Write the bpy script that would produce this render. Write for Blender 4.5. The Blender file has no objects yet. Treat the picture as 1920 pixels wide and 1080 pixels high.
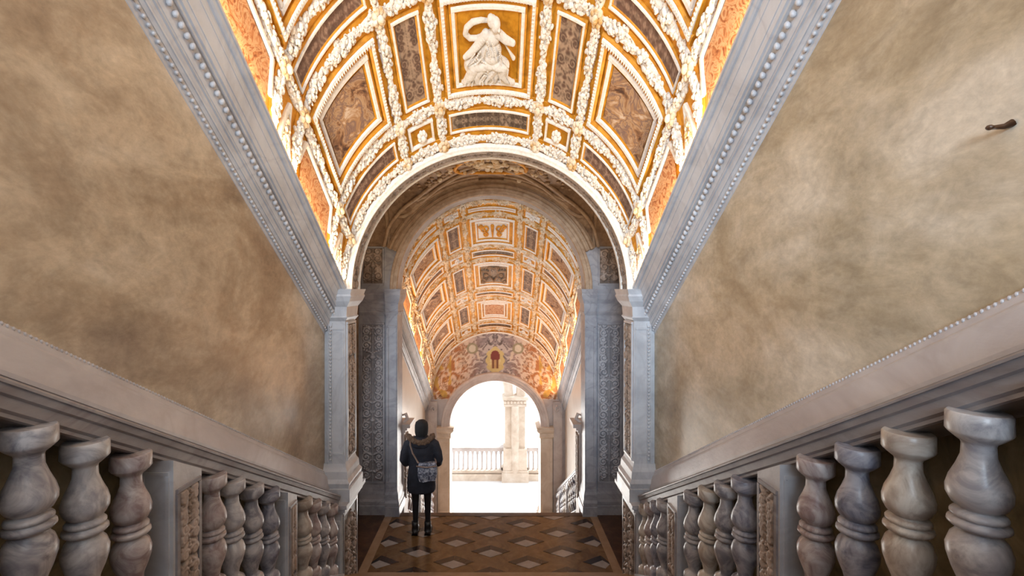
import bpy, math, random
import numpy as np
from mathutils import Vector, Matrix, noise
random.seed(7)
PI = math.pi
C = bpy.context.scene.collection
sc = bpy.context.scene

# ------------------------------------------------------------------ camera, sky, lights, exposure
camd = bpy.data.cameras.new('camera'); cam = bpy.data.objects.new('camera', camd); C.objects.link(cam)
cam.location = (0.06, 0.0, 3.6); cam.rotation_euler = (PI/2, 0, 0)
camd.sensor_width = 36; camd.lens = 850/1920*36
camd.shift_x = 32/1920; camd.shift_y = 2/1920
camd.clip_start = 0.05; camd.clip_end = 200
sc.camera = cam
sc.view_settings.view_transform = 'Standard'; sc.view_settings.look = 'None'
sc.view_settings.gamma = 1; sc.view_settings.use_curve_mapping = False
sc.view_settings.exposure = 0.44
w = bpy.data.worlds.new('sky'); sc.world = w; w.use_nodes = True
bg = w.node_tree.nodes['Background']; bg.inputs[0].default_value = (0.82, 0.91, 1.0, 1); bg.inputs[1].default_value = 1.6

def area(name, loc, target, sx, sy, power, col, spread=PI):
    l = bpy.data.lights.new(name, 'AREA'); l.shape = 'RECTANGLE'; l.size = sx; l.size_y = sy
    l.energy = power; l.color = col; l.spread = spread
    o = bpy.data.objects.new(name, l); C.objects.link(o); o.location = loc
    o.rotation_euler = (Vector(target)-Vector(loc)).to_track_quat('-Z', 'Y').to_euler()
    return o
def strip_light(name, side, R, zs, y0, y1, power, col, inward, xc=0):
    """warm lamp line lying on the cornice ledge, shining up into the vault"""
    a = Vector((xc+side*R, y0, zs(y0)+0.03)); b = Vector((xc+side*R, y1, zs(y1)+0.03))
    yv = (b-a).normalized(); n = Vector((-side*inward, 0, 1)).normalized()
    n = (n - yv*n.dot(yv)).normalized(); zv = -n; xv = yv.cross(zv)
    l = bpy.data.lights.new(name, 'AREA'); l.shape = 'RECTANGLE'; l.size = 0.03; l.size_y = (b-a).length
    l.energy = power; l.color = col
    o = bpy.data.objects.new(name, l); C.objects.link(o)
    m = Matrix((xv, yv, zv)).transposed().to_4x4(); m.translation = (a+b)/2
    o.matrix_world = m
    return o
S1, S2, ST = 0.73, 0.696, 0.575
zs1 = lambda y: 3.6 + S1*(5.1-y)
zs2 = lambda y: 3.55 + S2*(7.55-y)
WARM = (1.0, 0.74, 0.47)
for sd in (-1, 1):
    strip_light('cornice_lamp', sd, 1.612, zs1, -0.4, 5.0, 43, WARM, 1.2)
    area('bay_uplight', (sd*1.98, 6.3, 3.75), (sd*.6, 6.3, 5.3), .3, .8, 5, WARM)
    strip_light('cornice_lamp', sd, 1.555, zs2, 7.7, 11.2, 22, (1.0, .56, .26), 1.1, 0.03)
# daylight of the upper hall behind the viewer, and of the windows of the landing
area('upper_hall_window', (-1.3, -6.5, 5.4), (0.3, 5.1, 2.4), 2.2, 2.2, 85, (0.66, 0.83, 1.0), 0.95)
area('landing_window', (-2.0, 6.3, 2.2), (2, 6.4, 1.6), 1.0, 1.6, 6, (0.85, 0.92, 1.0))
area('landing_window', (2.0, 6.3, 2.2), (-2, 6.4, 1.6), 1.0, 1.6, 4, (0.85, 0.92, 1.0))
area('lower_door_daylight', (0.07, 11.9, -0.9), (0.07, 6, 1.0), 2.0, 2.6, 85, (1.0, 0.97, 0.92))

sun = bpy.data.lights.new('sun', 'SUN'); sun.energy = 5.0; sun.angle = .2; sun.color = (1, .97, .92)
so = bpy.data.objects.new('sun', sun); C.objects.link(so); so.location = (20, 10, 30)
so.rotation_euler = Vector((-.30, -.5, -.82)).to_track_quat('-Z', 'Y').to_euler()

# ------------------------------------------------------------------ helpers
SH = [False]                                   # the lower flight runs slightly askew
def shx(x, y): return x + (0.016*(y-7.25) if SH[0] else 0)
ORG = {}
class M:
    def __init__(s): s.v = []; s.f = []; s.sm = []; s.col = None
    def add(s, vs, fs, smooth=False):
        b = len(s.v); s.v += [tuple(p) for p in vs]; s.f += [tuple(i+b for i in f) for f in fs]
        s.sm += [smooth]*len(fs)
    def join(s, o): s.add(o.v, o.f); s.sm[-len(o.sm):] = o.sm
def obj(name, m, mat, parent=None, origin=None, kind=None):
    if SH[0]: v = [(shx(x, y), y, z) for x, y, z in m.v]
    else: v = m.v
    a = np.array(v)
    if origin is None:
        lo = a.min(0); hi = a.max(0); origin = ((lo[0]+hi[0])/2, (lo[1]+hi[1])/2, lo[2])
    me = bpy.data.meshes.new(name)
    me.from_pydata((a-np.array(origin)).tolist(), [], m.f)
    me.polygons.foreach_set('use_smooth', m.sm)
    if m.col is not None:
        at = me.color_attributes.new('Col', 'FLOAT_COLOR', 'POINT')
        at.data.foreach_set('color', np.asarray(m.col, dtype=np.float32).ravel())
    me.materials.append(mat); me.update()
    o = bpy.data.objects.new(name, me); C.objects.link(o)
    po = ORG.get(parent.name, (0, 0, 0)) if parent else (0, 0, 0)
    o.location = tuple(origin[i]-po[i] for i in range(3)); ORG[o.name] = tuple(origin)
    if parent: o.parent = parent
    if kind: o['kind'] = kind
    return o
def inst(src, name, origin, parent, mat):
    """shares src's mesh, own material"""
    o = src.copy(); o.name = name; C.objects.link(o); o.parent = parent
    po = ORG.get(parent.name, (0, 0, 0)) if parent else (0, 0, 0)
    o.location = tuple(origin[i]-po[i] for i in range(3)); ORG[o.name] = tuple(origin)
    o.material_slots[0].link = 'OBJECT'; o.material_slots[0].material = mat
    return o
def thing(name, loc, label, cat, group=None):
    o = bpy.data.objects.new(name, None); C.objects.link(o); o.location = loc; ORG[o.name] = tuple(loc)
    o['label'] = label; o['category'] = cat
    if group: o['group'] = group
    return o
def tag(o, label, cat, kind=None, group=None):
    o['label'] = label; o['category'] = cat
    if kind: o['kind'] = kind
    if group: o['group'] = group
    return o
def box(m, x0, x1, y0, y1, z0, z1):
    m.add([(x0,y0,z0),(x1,y0,z0),(x1,y1,z0),(x0,y1,z0),(x0,y0,z1),(x1,y0,z1),(x1,y1,z1),(x0,y1,z1)],
          [(0,3,2,1),(4,5,6,7),(0,1,5,4),(1,2,6,5),(2,3,7,6),(3,0,4,7)])
def prism(m, pa, pb, smooth=False):
    n = len(pa); fs = [(i, (i+1) % n, (i+1) % n+n, i+n) for i in range(n)]
    m.add(list(pa)+list(pb), fs, smooth); m.add(pa, [tuple(range(n))]); m.add(pb, [tuple(range(n))])
def sprism(m, poly, y0, y1, s, yref, side):
    prism(m, [(side*X, y0, z+s*(yref-y0)) for X, z in poly], [(side*X, y1, z+s*(yref-y1)) for X, z in poly])
def lathe(m, prof, c, n=20, sq=0):
    vs = []; k = len(prof)
    for r, z in prof:
        for i in range(n):
            a = 2*PI*i/n; vs.append((c[0]+r*math.cos(a), c[1]+r*math.sin(a), c[2]+z))
    fs = [(j*n+i, j*n+(i+1) % n, (j+1)*n+(i+1) % n, (j+1)*n+i) for j in range(k-1) for i in range(n)]
    m.add(vs, fs, True); m.add(vs[:n], [tuple(range(n))]); m.add(vs[-n:], [tuple(range(n))])
def _ico(sub):
    t = (1+5**.5)/2
    v = [(-1,t,0),(1,t,0),(-1,-t,0),(1,-t,0),(0,-1,t),(0,1,t),(0,-1,-t),(0,1,-t),(t,0,-1),(t,0,1),(-t,0,-1),(-t,0,1)]
    f = [(0,11,5),(0,5,1),(0,1,7),(0,7,10),(0,10,11),(1,5,9),(5,11,4),(11,10,2),(10,7,6),(7,1,8),(3,9,4),(3,4,2),(3,2,6),(3,6,8),(3,8,9),(4,9,5),(2,4,11),(6,2,10),(8,6,7),(9,8,1)]
    v = [Vector(p).normalized() for p in v]
    for _ in range(sub):
        nf = []; mid = {}
        def g(a, b):
            k = (min(a, b), max(a, b))
            if k not in mid: v.append(((v[a]+v[b])/2).normalized()); mid[k] = len(v)-1
            return mid[k]
        for a, b, c in f:
            ab, bc, ca = g(a, b), g(b, c), g(c, a); nf += [(a,ab,ca),(b,bc,ab),(c,ca,bc),(ab,bc,ca)]
        f = nf
    return [tuple(p) for p in v], f
ICO = [_ico(0), _ico(1), _ico(2)]
def ell(m, c, r, sub=1, fn=None, rot=0):
    vs, fs = ICO[sub]; out = []; cr, sr = math.cos(rot), math.sin(rot)
    for x, y, z in vs:
        x, y, z = x*r[0], y*r[1], z*r[2]
        x, y = x*cr-y*sr, x*sr+y*cr
        p = (c[0]+x, c[1]+y, c[2]+z); out.append(fn(*p) if fn else p)
    m.add(out, fs, True)
def tube(m, pts, rad, n=8, fn=None, flat=1.0):
    pts = [Vector(p) for p in pts]; k = len(pts)
    if not hasattr(rad, '__len__'): rad = [rad]*k
    vs = []; up = None
    for i, p in enumerate(pts):
        d = (pts[min(i+1, k-1)]-pts[max(i-1, 0)]).normalized()
        if up is None: up = Vector((0, 0, 1)) if abs(d.z) < .9 else Vector((1, 0, 0))
        a = d.cross(up).normalized(); b = a.cross(d).normalized(); up = b
        for j in range(n):
            t = 2*PI*j/n; q = p + a*math.cos(t)*rad[i] + b*math.sin(t)*rad[i]*flat
            vs.append(fn(*q) if fn else tuple(q))
    fs = [(i*n+j, i*n+(j+1) % n, (i+1)*n+(j+1) % n, (i+1)*n+j) for i in range(k-1) for j in range(n)]
    fs += [tuple(range(n)), tuple(range((k-1)*n, k*n))]
    m.add(vs, fs, True)
def arc_ring(m, prof, xc, zc, a0, a1, n):
    """profile [(r,y)] swept round an arch in the xz plane; closed profile"""
    k = len(prof); vs = []
    for i in range(n+1):
        a = a0+(a1-a0)*i/n
        for r, y in prof: vs.append((xc+r*math.cos(a), y, zc+r*math.sin(a)))
    fs = [(i*k+j, i*k+(j+1) % k, (i+1)*k+(j+1) % k, (i+1)*k+j) for i in range(n) for j in range(k)]
    fs += [tuple(range(k)), tuple(range(n*k, n*k+k))]
    m.add(vs, fs)
def arch_wall(m, x0, x1, zbot, ztop, y0, y1, n=60, xs=None):
    """wall of columns between zbot(x) and ztop(x)"""
    xs = xs or [x0+(x1-x0)*i/n for i in range(n+1)]
    vs = []
    for x in xs:
        a, b = zbot(x), ztop(x)
        vs += [(x, y0, a), (x, y0, b), (x, y1, a), (x, y1, b)]
    fs = []
    for i in range(len(xs)-1):
        p, q = i*4, i*4+4
        fs += [(p, q, q+1, p+1), (p+2, p+3, q+3, q+2), (p, p+2, q+2, q), (p+1, q+1, q+3, p+3)]
    m.add(vs, fs)

# scroll-work motif, symmetric about the middle; returns heights 0..1 (rows up, columns across)
def motif(w, h, res, seed, big=1.0, sym=True):
    nx, ny = max(8, int(w/res)), max(8, int(h/res)); rnd = random.Random(seed)
    hw = w/2 if sym else w
    X, Y = np.meshgrid((np.arange(nx)+.5)*w/nx, (np.arange(ny)+.5)*h/ny)
    if sym: X = np.abs(X-w/2)
    A = np.zeros((ny, nx))
    def dab(cx, cy, r, a=1.0, ex=1.0, rot=0):
        j0, j1 = int((cy-3*r*max(1, ex))*ny/h), int((cy+3*r*max(1, ex))*ny/h)+1
        j0 = max(0, j0); j1 = min(ny, j1)
        if j0 >= j1: return
        dx, dy = X[j0:j1]-cx, Y[j0:j1]-cy
        if rot or ex != 1: dx, dy = dx*math.cos(rot)+dy*math.sin(rot), (-dx*math.sin(rot)+dy*math.cos(rot))/ex
        A[j0:j1] = np.maximum(A[j0:j1], a*np.exp(-((dx*dx+dy*dy)/(r*r))**2))
    lw = .016*big
    y = .06*big
    while y < h-.05*big:
        R = rnd.uniform(.26, .42)*hw; kind = rnd.random()
        if kind < .65:                                     # pair of scrolls
            cx = hw*rnd.uniform(.48, .6); cy = y+R; tw = rnd.choice((-1, 1)); n = 34
            for i in range(n):
                t = i/n; a = tw*(PI*1.2+t*PI*3.0); rr = R*(1-t*.82)
                dab(cx+rr*math.cos(a), cy+rr*math.sin(a), lw*(1.05-.4*t))
            dab(cx, cy, lw*1.5)
            for i in range(5):
                a = rnd.uniform(0, 6.28); dab(cx+R*1.15*math.cos(a), cy+R*1.15*math.sin(a), lw*.9, .8, 2.2, a)
            y = cy+R*.9
        elif kind < .85:                                   # vase or mask on the stem
            dab(0, y+R*.5, R*.6, 1, .8); dab(0, y+R*1.1, R*.3); dab(hw*.45, y+R*.6, lw*1.2, .9, 2.5, .9); dab(hw*.7, y+R*.3, lw, .8, 2, -.5)
            y += R*1.5
        else:
            for i in range(4):
                dab(hw*(.15+.2*i), y+.02*i*big, lw*1.1, .9, 1.6, rnd.uniform(0, 3))
            y += .07*big
    n = int(h/lw/2)
    for i in range(n): dab(0, (i+.5)*h/n, lw*.7, .7)
    return A
def relief(m, o, U, V, N, w, h, A, depth):
    """height-field slab with edges; o lower-left corner"""
    ny, nx = A.shape; o, U, V, N = map(Vector, (o, U, V, N)); vs = []; cl = []
    for j in range(ny+1):
        for i in range(nx+1):
            a = 0 if (i in (0, nx) or j in (0, ny)) else A[min(j, ny-1), min(i, nx-1)]
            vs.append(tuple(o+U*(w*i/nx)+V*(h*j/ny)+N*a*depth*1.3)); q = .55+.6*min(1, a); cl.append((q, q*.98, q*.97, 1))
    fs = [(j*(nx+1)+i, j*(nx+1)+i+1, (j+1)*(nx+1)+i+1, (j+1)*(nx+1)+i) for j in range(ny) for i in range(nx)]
    m.add(vs, fs, True); m.col = cl                      # shade painted into the hollows of the carving, raised parts lighter
def frame_bars(m, o, U, V, N, w, h, b, t):
    """flat rectangular moulding frame lying on a surface"""
    o, U, V, N = map(Vector, (o, U, V, N))
    for (a0, a1, c0, c1) in ((0, w, 0, b), (0, w, h-b, h), (0, b, b, h-b), (w-b, w, b, h-b)):
        P = [o+U*a0+V*c0, o+U*a1+V*c0, o+U*a1+V*c1, o+U*a0+V*c1]
        cc = (P[0]+P[2])/2
        Q = [p+N*t+(cc-p).normalized()*b*.2 for p in P]
        prism(m, [tuple(p) for p in P], [tuple(p) for p in Q])

# ------------------------------------------------------------------ materials
def mat(name, ramp, scale=2.0, rough=.5, bump=.1, bscale=40, metal=0, detail=8, dist=.6, stretch=(1, 1, 1), r2=None, veins=None, spec=.5, rvar=0):
    m = bpy.data.materials.new(name); m.use_nodes = True; t = m.node_tree; n = t.nodes; l = t.links
    b = n['Principled BSDF']; b.inputs['Roughness'].default_value = rough; b.inputs['Metallic'].default_value = metal
    b.inputs['Specular IOR Level'].default_value = spec
    g = n.new('ShaderNodeNewGeometry'); mp = n.new('ShaderNodeMapping'); mp.inputs['Scale'].default_value = stretch
    l.new(g.outputs['Position'], mp.inputs['Vector'])
    no = n.new('ShaderNodeTexNoise'); no.inputs['Scale'].default_value = scale; no.inputs['Detail'].default_value = detail
    no.inputs['Roughness'].default_value = .62; no.inputs['Distortion'].default_value = dist
    l.new(mp.outputs[0], no.inputs['Vector'])
    cr = n.new('ShaderNodeValToRGB'); e = cr.color_ramp.elements
    while len(e) < len(ramp): e.new(.5)
    for q, (p, c) in zip(e, ramp): q.position = p; q.color = (*c, 1)
    l.new(no.outputs['Fac'], cr.inputs[0]); out = cr.outputs[0]
    if veins:
        vc, vs, amt = veins
        n2 = n.new('ShaderNodeTexNoise'); n2.inputs['Scale'].default_value = vs; n2.inputs['Detail'].default_value = 6; n2.inputs['Distortion'].default_value = 1.6
        l.new(mp.outputs[0], n2.inputs['Vector'])
        r = n.new('ShaderNodeValToRGB'); r.color_ramp.elements[0].position = .44; r.color_ramp.elements[0].color = (0, 0, 0, 1)
        r.color_ramp.elements[1].position = .5; r.color_ramp.elements[1].color = (amt, amt, amt, 1)
        q = r.color_ramp.elements.new(.56); q.color = (0, 0, 0, 1)
        l.new(n2.outputs['Fac'], r.inputs[0]); mx = n.new('ShaderNodeMix'); mx.data_type = 'RGBA'
        l.new(r.outputs[0], mx.inputs['Factor']); l.new(out, mx.inputs['A']); mx.inputs['B'].default_value = (*vc, 1); out = mx.outputs['Result']
    l.new(out, b.inputs['Base Color'])
    if bump:
        n3 = n.new('ShaderNodeTexNoise'); n3.inputs['Scale'].default_value = bscale; n3.inputs['Detail'].default_value = 6
        l.new(mp.outputs[0], n3.inputs['Vector'])
        bp = n.new('ShaderNodeBump'); bp.inputs['Strength'].default_value = bump; bp.inputs['Distance'].default_value = .02
        l.new(n3.outputs['Fac'], bp.inputs['Height']); l.new(bp.outputs[0], b.inputs['Normal'])
    if rvar:
        mr = n.new('ShaderNodeMapRange'); mr.inputs['To Min'].default_value = rough-rvar; mr.inputs['To Max'].default_value = rough+rvar
        l.new(no.outputs['Fac'], mr.inputs['Value']); l.new(mr.outputs[0], b.inputs['Roughness'])
    return m
def wallmat(name, ramp):
    m = mat(name, ramp, 1.3, .25, .035, 7, dist=.35, rvar=.05, detail=15, spec=.45, stretch=(1, .75, 1.15))
    t = m.node_tree; n = t.nodes; l = t.links; b = n['Principled BSDF']; src = b.inputs['Base Color'].links[0].from_socket
    g = [x for x in n if x.type == 'MAPPING'][0]
    for sc_, lo, hi, f, ds in ((5.5, .72, 1.18, .8, .8), (26, .82, 1.12, .8, .3)):
        no = n.new('ShaderNodeTexNoise'); no.inputs['Scale'].default_value = sc_; no.inputs['Detail'].default_value = 10; no.inputs['Roughness'].default_value = .7; no.inputs['Distortion'].default_value = ds
        l.new(g.outputs[0], no.inputs['Vector']); mr = n.new('ShaderNodeMapRange'); mr.inputs['From Min'].default_value = .3; mr.inputs['From Max'].default_value = .7
        mr.inputs['To Min'].default_value = lo; mr.inputs['To Max'].default_value = hi; l.new(no.outputs['Fac'], mr.inputs['Value'])
        mx = n.new('ShaderNodeMix'); mx.data_type = 'RGBA'; mx.blend_type = 'MULTIPLY'; mx.inputs['Factor'].default_value = f
        l.new(src, mx.inputs['A']); l.new(mr.outputs[0], mx.inputs['B']); src = mx.outputs['Result']
    l.new(src, b.inputs['Base Color']); return m
def attr_mat(name, rough=.6, amt=.5, scale=16):
    m = mat(name, [(.3, (1-amt,)*3), (.7, (1,)*3)], scale, rough, .1, 60)
    t = m.node_tree; n = t.nodes; l = t.links; b = n['Principled BSDF']; src = b.inputs['Base Color'].links[0].from_socket
    a = n.new('ShaderNodeAttribute'); a.attribute_name = 'Col'; mx = n.new('ShaderNodeMix'); mx.data_type = 'RGBA'; mx.blend_type = 'MULTIPLY'
    mx.inputs['Factor'].default_value = 1; l.new(a.outputs['Color'], mx.inputs['A']); l.new(src, mx.inputs['B']); l.new(mx.outputs['Result'], b.inputs['Base Color'])
    return m
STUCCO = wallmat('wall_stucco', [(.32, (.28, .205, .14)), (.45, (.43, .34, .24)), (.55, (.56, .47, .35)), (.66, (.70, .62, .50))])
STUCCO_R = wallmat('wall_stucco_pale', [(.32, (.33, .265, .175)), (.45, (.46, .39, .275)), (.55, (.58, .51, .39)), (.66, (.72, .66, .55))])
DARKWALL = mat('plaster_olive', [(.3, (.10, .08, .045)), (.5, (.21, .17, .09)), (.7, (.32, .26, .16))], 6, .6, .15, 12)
MARBLE = mat('marble_white', [(.3, (.46, .465, .49)), (.5, (.58, .59, .62)), (.7, (.66, .67, .70))], 2.2, .38, .06, 60, veins=((.40, .40, .44), 2.0, .35), rvar=.08)
MARBLE_W = mat('marble_warm', [(.3, (.38, .37, .39)), (.5, (.50, .49, .52)), (.7, (.60, .60, .63))], 2.5, .38, .08, 50, veins=((.36, .34, .35), 2.4, .2), stretch=(1, .5, 1))
RAILM = mat('marble_rail', [(.3, (.17, .15, .15)), (.5, (.29, .275, .285)), (.7, (.42, .41, .43))], 3.5, .34, .06, 50, veins=((.22, .19, .2), 3, .6), stretch=(1, .35, 1))
BAL = [mat('marble_baluster_'+n, r, 7, .32, .03, 40, veins=v, dist=1.6, detail=10, spec=.4) for n, r, v in (
    ('grey', [(.38, (.20, .20, .23)), (.5, (.38, .375, .40)), (.62, (.56, .55, .56))], ((.20, .20, .24), 3, .4)),
    ('cream', [(.38, (.34, .29, .25)), (.5, (.50, .46, .41)), (.62, (.62, .59, .54))], ((.36, .28, .24), 3, .3)),
    ('blue', [(.38, (.12, .125, .17)), (.5, (.24, .25, .31)), (.62, (.40, .41, .47))], ((.55, .55, .58), 3, .3)),
    ('rose', [(.38, (.27, .21, .21)), (.5, (.44, .39, .39)), (.62, (.58, .55, .55))], ((.30, .2, .2), 3, .35)),
    ('pale', [(.38, (.30, .30, .33)), (.5, (.48, .475, .49)), (.62, (.60, .60, .61))], ((.30, .29, .33), 3, .5)))]
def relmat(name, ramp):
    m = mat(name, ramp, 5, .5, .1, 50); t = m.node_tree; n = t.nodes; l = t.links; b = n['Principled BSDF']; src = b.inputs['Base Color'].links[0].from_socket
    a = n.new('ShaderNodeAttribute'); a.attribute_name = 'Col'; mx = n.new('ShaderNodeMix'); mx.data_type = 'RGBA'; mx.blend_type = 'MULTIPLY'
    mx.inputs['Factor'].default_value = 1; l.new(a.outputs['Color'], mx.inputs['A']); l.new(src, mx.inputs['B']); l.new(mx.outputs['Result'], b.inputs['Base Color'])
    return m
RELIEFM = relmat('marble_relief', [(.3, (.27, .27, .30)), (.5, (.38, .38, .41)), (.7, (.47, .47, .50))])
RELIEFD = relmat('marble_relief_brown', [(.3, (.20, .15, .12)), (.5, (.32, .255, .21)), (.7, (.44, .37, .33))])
PIERM = mat('marble_pier', [(.3, (.27, .27, .30)), (.5, (.37, .37, .40)), (.7, (.46, .46, .49))], 3, .4, .06, 50, veins=((.22, .22, .26), 2.5, .5))
GOLD = mat('gilding', [(.3, (.42, .165, .010)), (.5, (.64, .28, .020)), (.7, (.78, .38, .04))], 9, .45, .15, 50, metal=.25)
WHITE = mat('stucco_white', [(.3, (.70, .64, .56)), (.5, (.82, .78, .72)), (.7, (.90, .87, .82))], 30, .6, .2, 90)
GARL = mat('stucco_garland', [(.33, (.22, .13, .06)), (.40, (.70, .62, .52)), (.5, (.84, .80, .74)), (.7, (.92, .89, .85))], 42, .6, .3, 90, detail=3)  # dark specks paint in the shadows of gaps in the pierced stucco
WHITE2 = mat('stucco_gilt', [(.38, (.60, .36, .13)), (.5, (.74, .60, .42)), (.62, (.84, .76, .64))], 9, .55, .2, 90)
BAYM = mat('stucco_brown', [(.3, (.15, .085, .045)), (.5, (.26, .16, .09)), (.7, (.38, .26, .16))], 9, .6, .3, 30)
BAYM2 = mat('stucco_rib', [(.3, (.30, .19, .11)), (.6, (.46, .33, .22))], 9, .6, .2, 30)
PAINT = mat('fresco_brown', [(.34, (.07, .03, .018)), (.43, (.27, .13, .06)), (.49, (.46, .29, .16)), (.54, (.20, .12, .10)), (.6, (.40, .22, .10)), (.68, (.62, .48, .36))], 5.5, .6, .1, 60, dist=.9, detail=4)
PAINTO = mat('fresco_orange', [(.36, (.25, .07, .02)), (.45, (.50, .20, .07)), (.53, (.62, .38, .20)), (.62, (.38, .13, .04))], 9, .6, .1, 60, dist=2.2, detail=5)
ATTR = attr_mat('fresco_figures')
TILE_O = mat('marble_tawny', [(.3, (.085, .042, .016)), (.5, (.14, .074, .028)), (.7, (.20, .112, .048))], 5, .24, .02, 40, dist=1.5)
TILE_D = mat('marble_black', [(.3, (.014, .009, .008)), (.7, (.035, .022, .018))], 6, .22, .02, 40)
TILE_B = mat('marble_umber', [(.3, (.03, .016, .010)), (.7, (.06, .034, .022))], 6, .22, .02, 40)
TILE_W = mat('marble_pale_tile', [(.3, (.24, .20, .18)), (.7, (.36, .32, .29))], 6, .22, .02, 40)
FLOORB = mat('marble_red_brown', [(.3, (.035, .016, .009)), (.5, (.07, .034, .018)), (.7, (.12, .062, .035))], 7, .3, .05, 40)
BORDER = mat('marble_border', [(.3, (.25, .15, .08)), (.7, (.36, .24, .15))], 6, .28, .03, 40)
STONE = mat('istrian_stone', [(.3, (.50, .38, .28)), (.5, (.63, .51, .40)), (.7, (.72, .62, .52))], 3, .6, .15, 40)
STONEP = mat('stone_pinkish', [(.3, (.42, .34, .30)), (.5, (.54, .46, .42)), (.7, (.62, .55, .50))], 3, .5, .1, 40)
BRIGHTW = mat('wall_plaster_light', [(.3, (.62, .56, .50)), (.7, (.74, .69, .63))], 2, .35, .05, 12)
FACADE = mat('facade_white', [(.3, (.80, .80, .80)), (.7, (.86, .86, .86))], 1, .8, .05, 12)
SHADEW = mat('facade_window', [(.3, (.76, .74, .72)), (.7, (.80, .78, .76))], 1, .6, 0, 12)

# ------------------------------------------------------------------ the setting: walls
def wall_poly(name, side, X, t, y0, y1, zb, zt, m, n=24):
    b = M(); vs = []; fs = []
    pa = []
    ys = [y0+(y1-y0)*i/n for i in range(n+1)]
    for y in ys: vs += [(side*X, y, zb(y)), (side*X, y, zt(y)), (side*(X+t), y, zb(y)), (side*(X+t), y, zt(y))]
    for i in range(n):
        p, q = i*4, i*4+4
        fs += [(p, q, q+1, p+1), (p+2, p+3, q+3, q+2), (p, p+2, q+2, q), (p+1, q+1, q+3, p+3)]
    fs += [(0, 1, 3, 2), (n*4, n*4+2, n*4+3, n*4+1)]
    b.add(vs, fs); o = obj(name, b, m); o['kind'] = 'structure'; return o
YB = -1.8                                              # where the modelled flight ends behind the viewer
low = lambda y: 1.54+ST*(5.1-y)
for sd, nm in ((-1, 'left'), (1, 'right')):
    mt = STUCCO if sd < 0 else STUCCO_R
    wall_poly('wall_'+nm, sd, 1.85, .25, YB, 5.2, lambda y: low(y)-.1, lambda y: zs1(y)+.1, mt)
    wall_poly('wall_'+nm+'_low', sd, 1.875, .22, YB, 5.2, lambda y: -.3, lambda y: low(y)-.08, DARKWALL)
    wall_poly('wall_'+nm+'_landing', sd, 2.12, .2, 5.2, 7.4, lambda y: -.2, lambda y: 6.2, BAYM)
    SH[0] = True
    wall_poly('wall_'+nm+'_lower_flight', sd, 1.74, .2, 7.5, 11.4, lambda y: -2.6, lambda y: zs2(y)+.15, BRIGHTW)
    SH[0] = False

# cornices under the vaults and sloping dado bands
def cornice(n, side, scale, drop, Xi, Xo, zi, y0, y1, s, yref, lod=1):
    """Xi inner edge, Xo wall; profile hangs down by drop"""
    k = (Xo-Xi)
    def P(a, b): return (Xi+k*a, zi-drop*b)
    main = [P(0,0), P(0,.05), P(.05,.05), P(.07,.10), P(.12,.12), P(.18,.12), P(.185,.16), P(.36,.42), P(.38,.47), P(.44,.47), P(.44,.52), P(.52,.52), P(.56,.55), P(.60,.645), P(.64,.70), P(.66,.70), P(.66,.735), P(.71,.74), P(.715,.78), P(.83,.87), P(.85,.87), P(.87,.91), P(.92,.93), P(.94,.98), P(1.0,1.0), P(1.0,-.05)]
    m = M(); sprism(m, main, y0, y1, s, yref, side)
    o = obj('trim_%d' % n, m, MARBLE); o['kind'] = 'structure'
    e = M(); y = y0+.03; ax, az = P(.52, .60); bx, bz = P(.86, .915)
    while y < y1-.02:                                        # egg row
        zz = s*(yref-y)
        ell(e, (side*ax, y, az+zz), (.018*scale, .016*scale, .024*scale), 1); y += .048*scale
    obj('egg_moulding', e, MARBLE, o, kind='stuff')
    e = M(); y = y0+.02
    while y < y1-.02:
        zz = s*(yref-y); ell(e, (side*bx, y, bz+zz), (.012*scale, .013*scale, .016*scale), 0); y += .036*scale
    obj('bead_moulding', e, MARBLE, o, kind='stuff')
    # thin raised fillets
    e = M()
    for a, b in ((.22, .215), (.33, .385), (.755, .815)):
        cx, cz = P(a, b); sprism(e, [(cx-.006, cz+.004), (cx-.002, cz-.008), (cx+.01, cz-.006), (cx+.008, cz+.01)], y0, y1, s, yref, side)
    obj('fillet', e, MARBLE, o)
    return o
cornice(1, -1, 1, .54, 1.60, 1.86, 3.61, YB, 5.08, S1, 5.1)
cornice(2, 1, 1, .54, 1.60, 1.86, 3.61, YB, 5.08, S1, 5.1)
SH[0] = True
cornice(3, -1, .8, .42, 1.54, 1.75, 3.56, 7.56, 11.28, S2, 7.55)
cornice(4, 1, .8, .42, 1.54, 1.75, 3.56, 7.56, 11.28, S2, 7.55)
SH[0] = False
def dado(n, side, y0, y1, X=1.85, z=1.54, s=ST, yref=5.1):
    d = X-1.85; q = z-1.54
    poly = [(1.86, 1.55), (1.838, 1.545), (1.828, 1.52), (1.822, 1.50), (1.806, 1.485), (1.80, 1.47), (1.765, 1.335), (1.765, 1.315), (1.80, 1.30), (1.88, 1.28), (1.88, 1.55)]
    m = M(); sprism(m, [(a+d, b+q) for a, b in poly], y0, y1, s, yref, side)
    o = obj('trim_%d' % n, m, MARBLE_W); o['kind'] = 'structure'
    e = M(); y = y0+.02
    while y < y1-.02:
        ell(e, (side*(1.836+d), y, 1.536+q+s*(yref-y)), (.009, .008, .011), 0); y += .022
    obj('bead_moulding', e, MARBLE_W, o, kind='stuff')
    return o
dado(5, -1, YB, 5.05); dado(6, 1, YB, 5.05)

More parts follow.
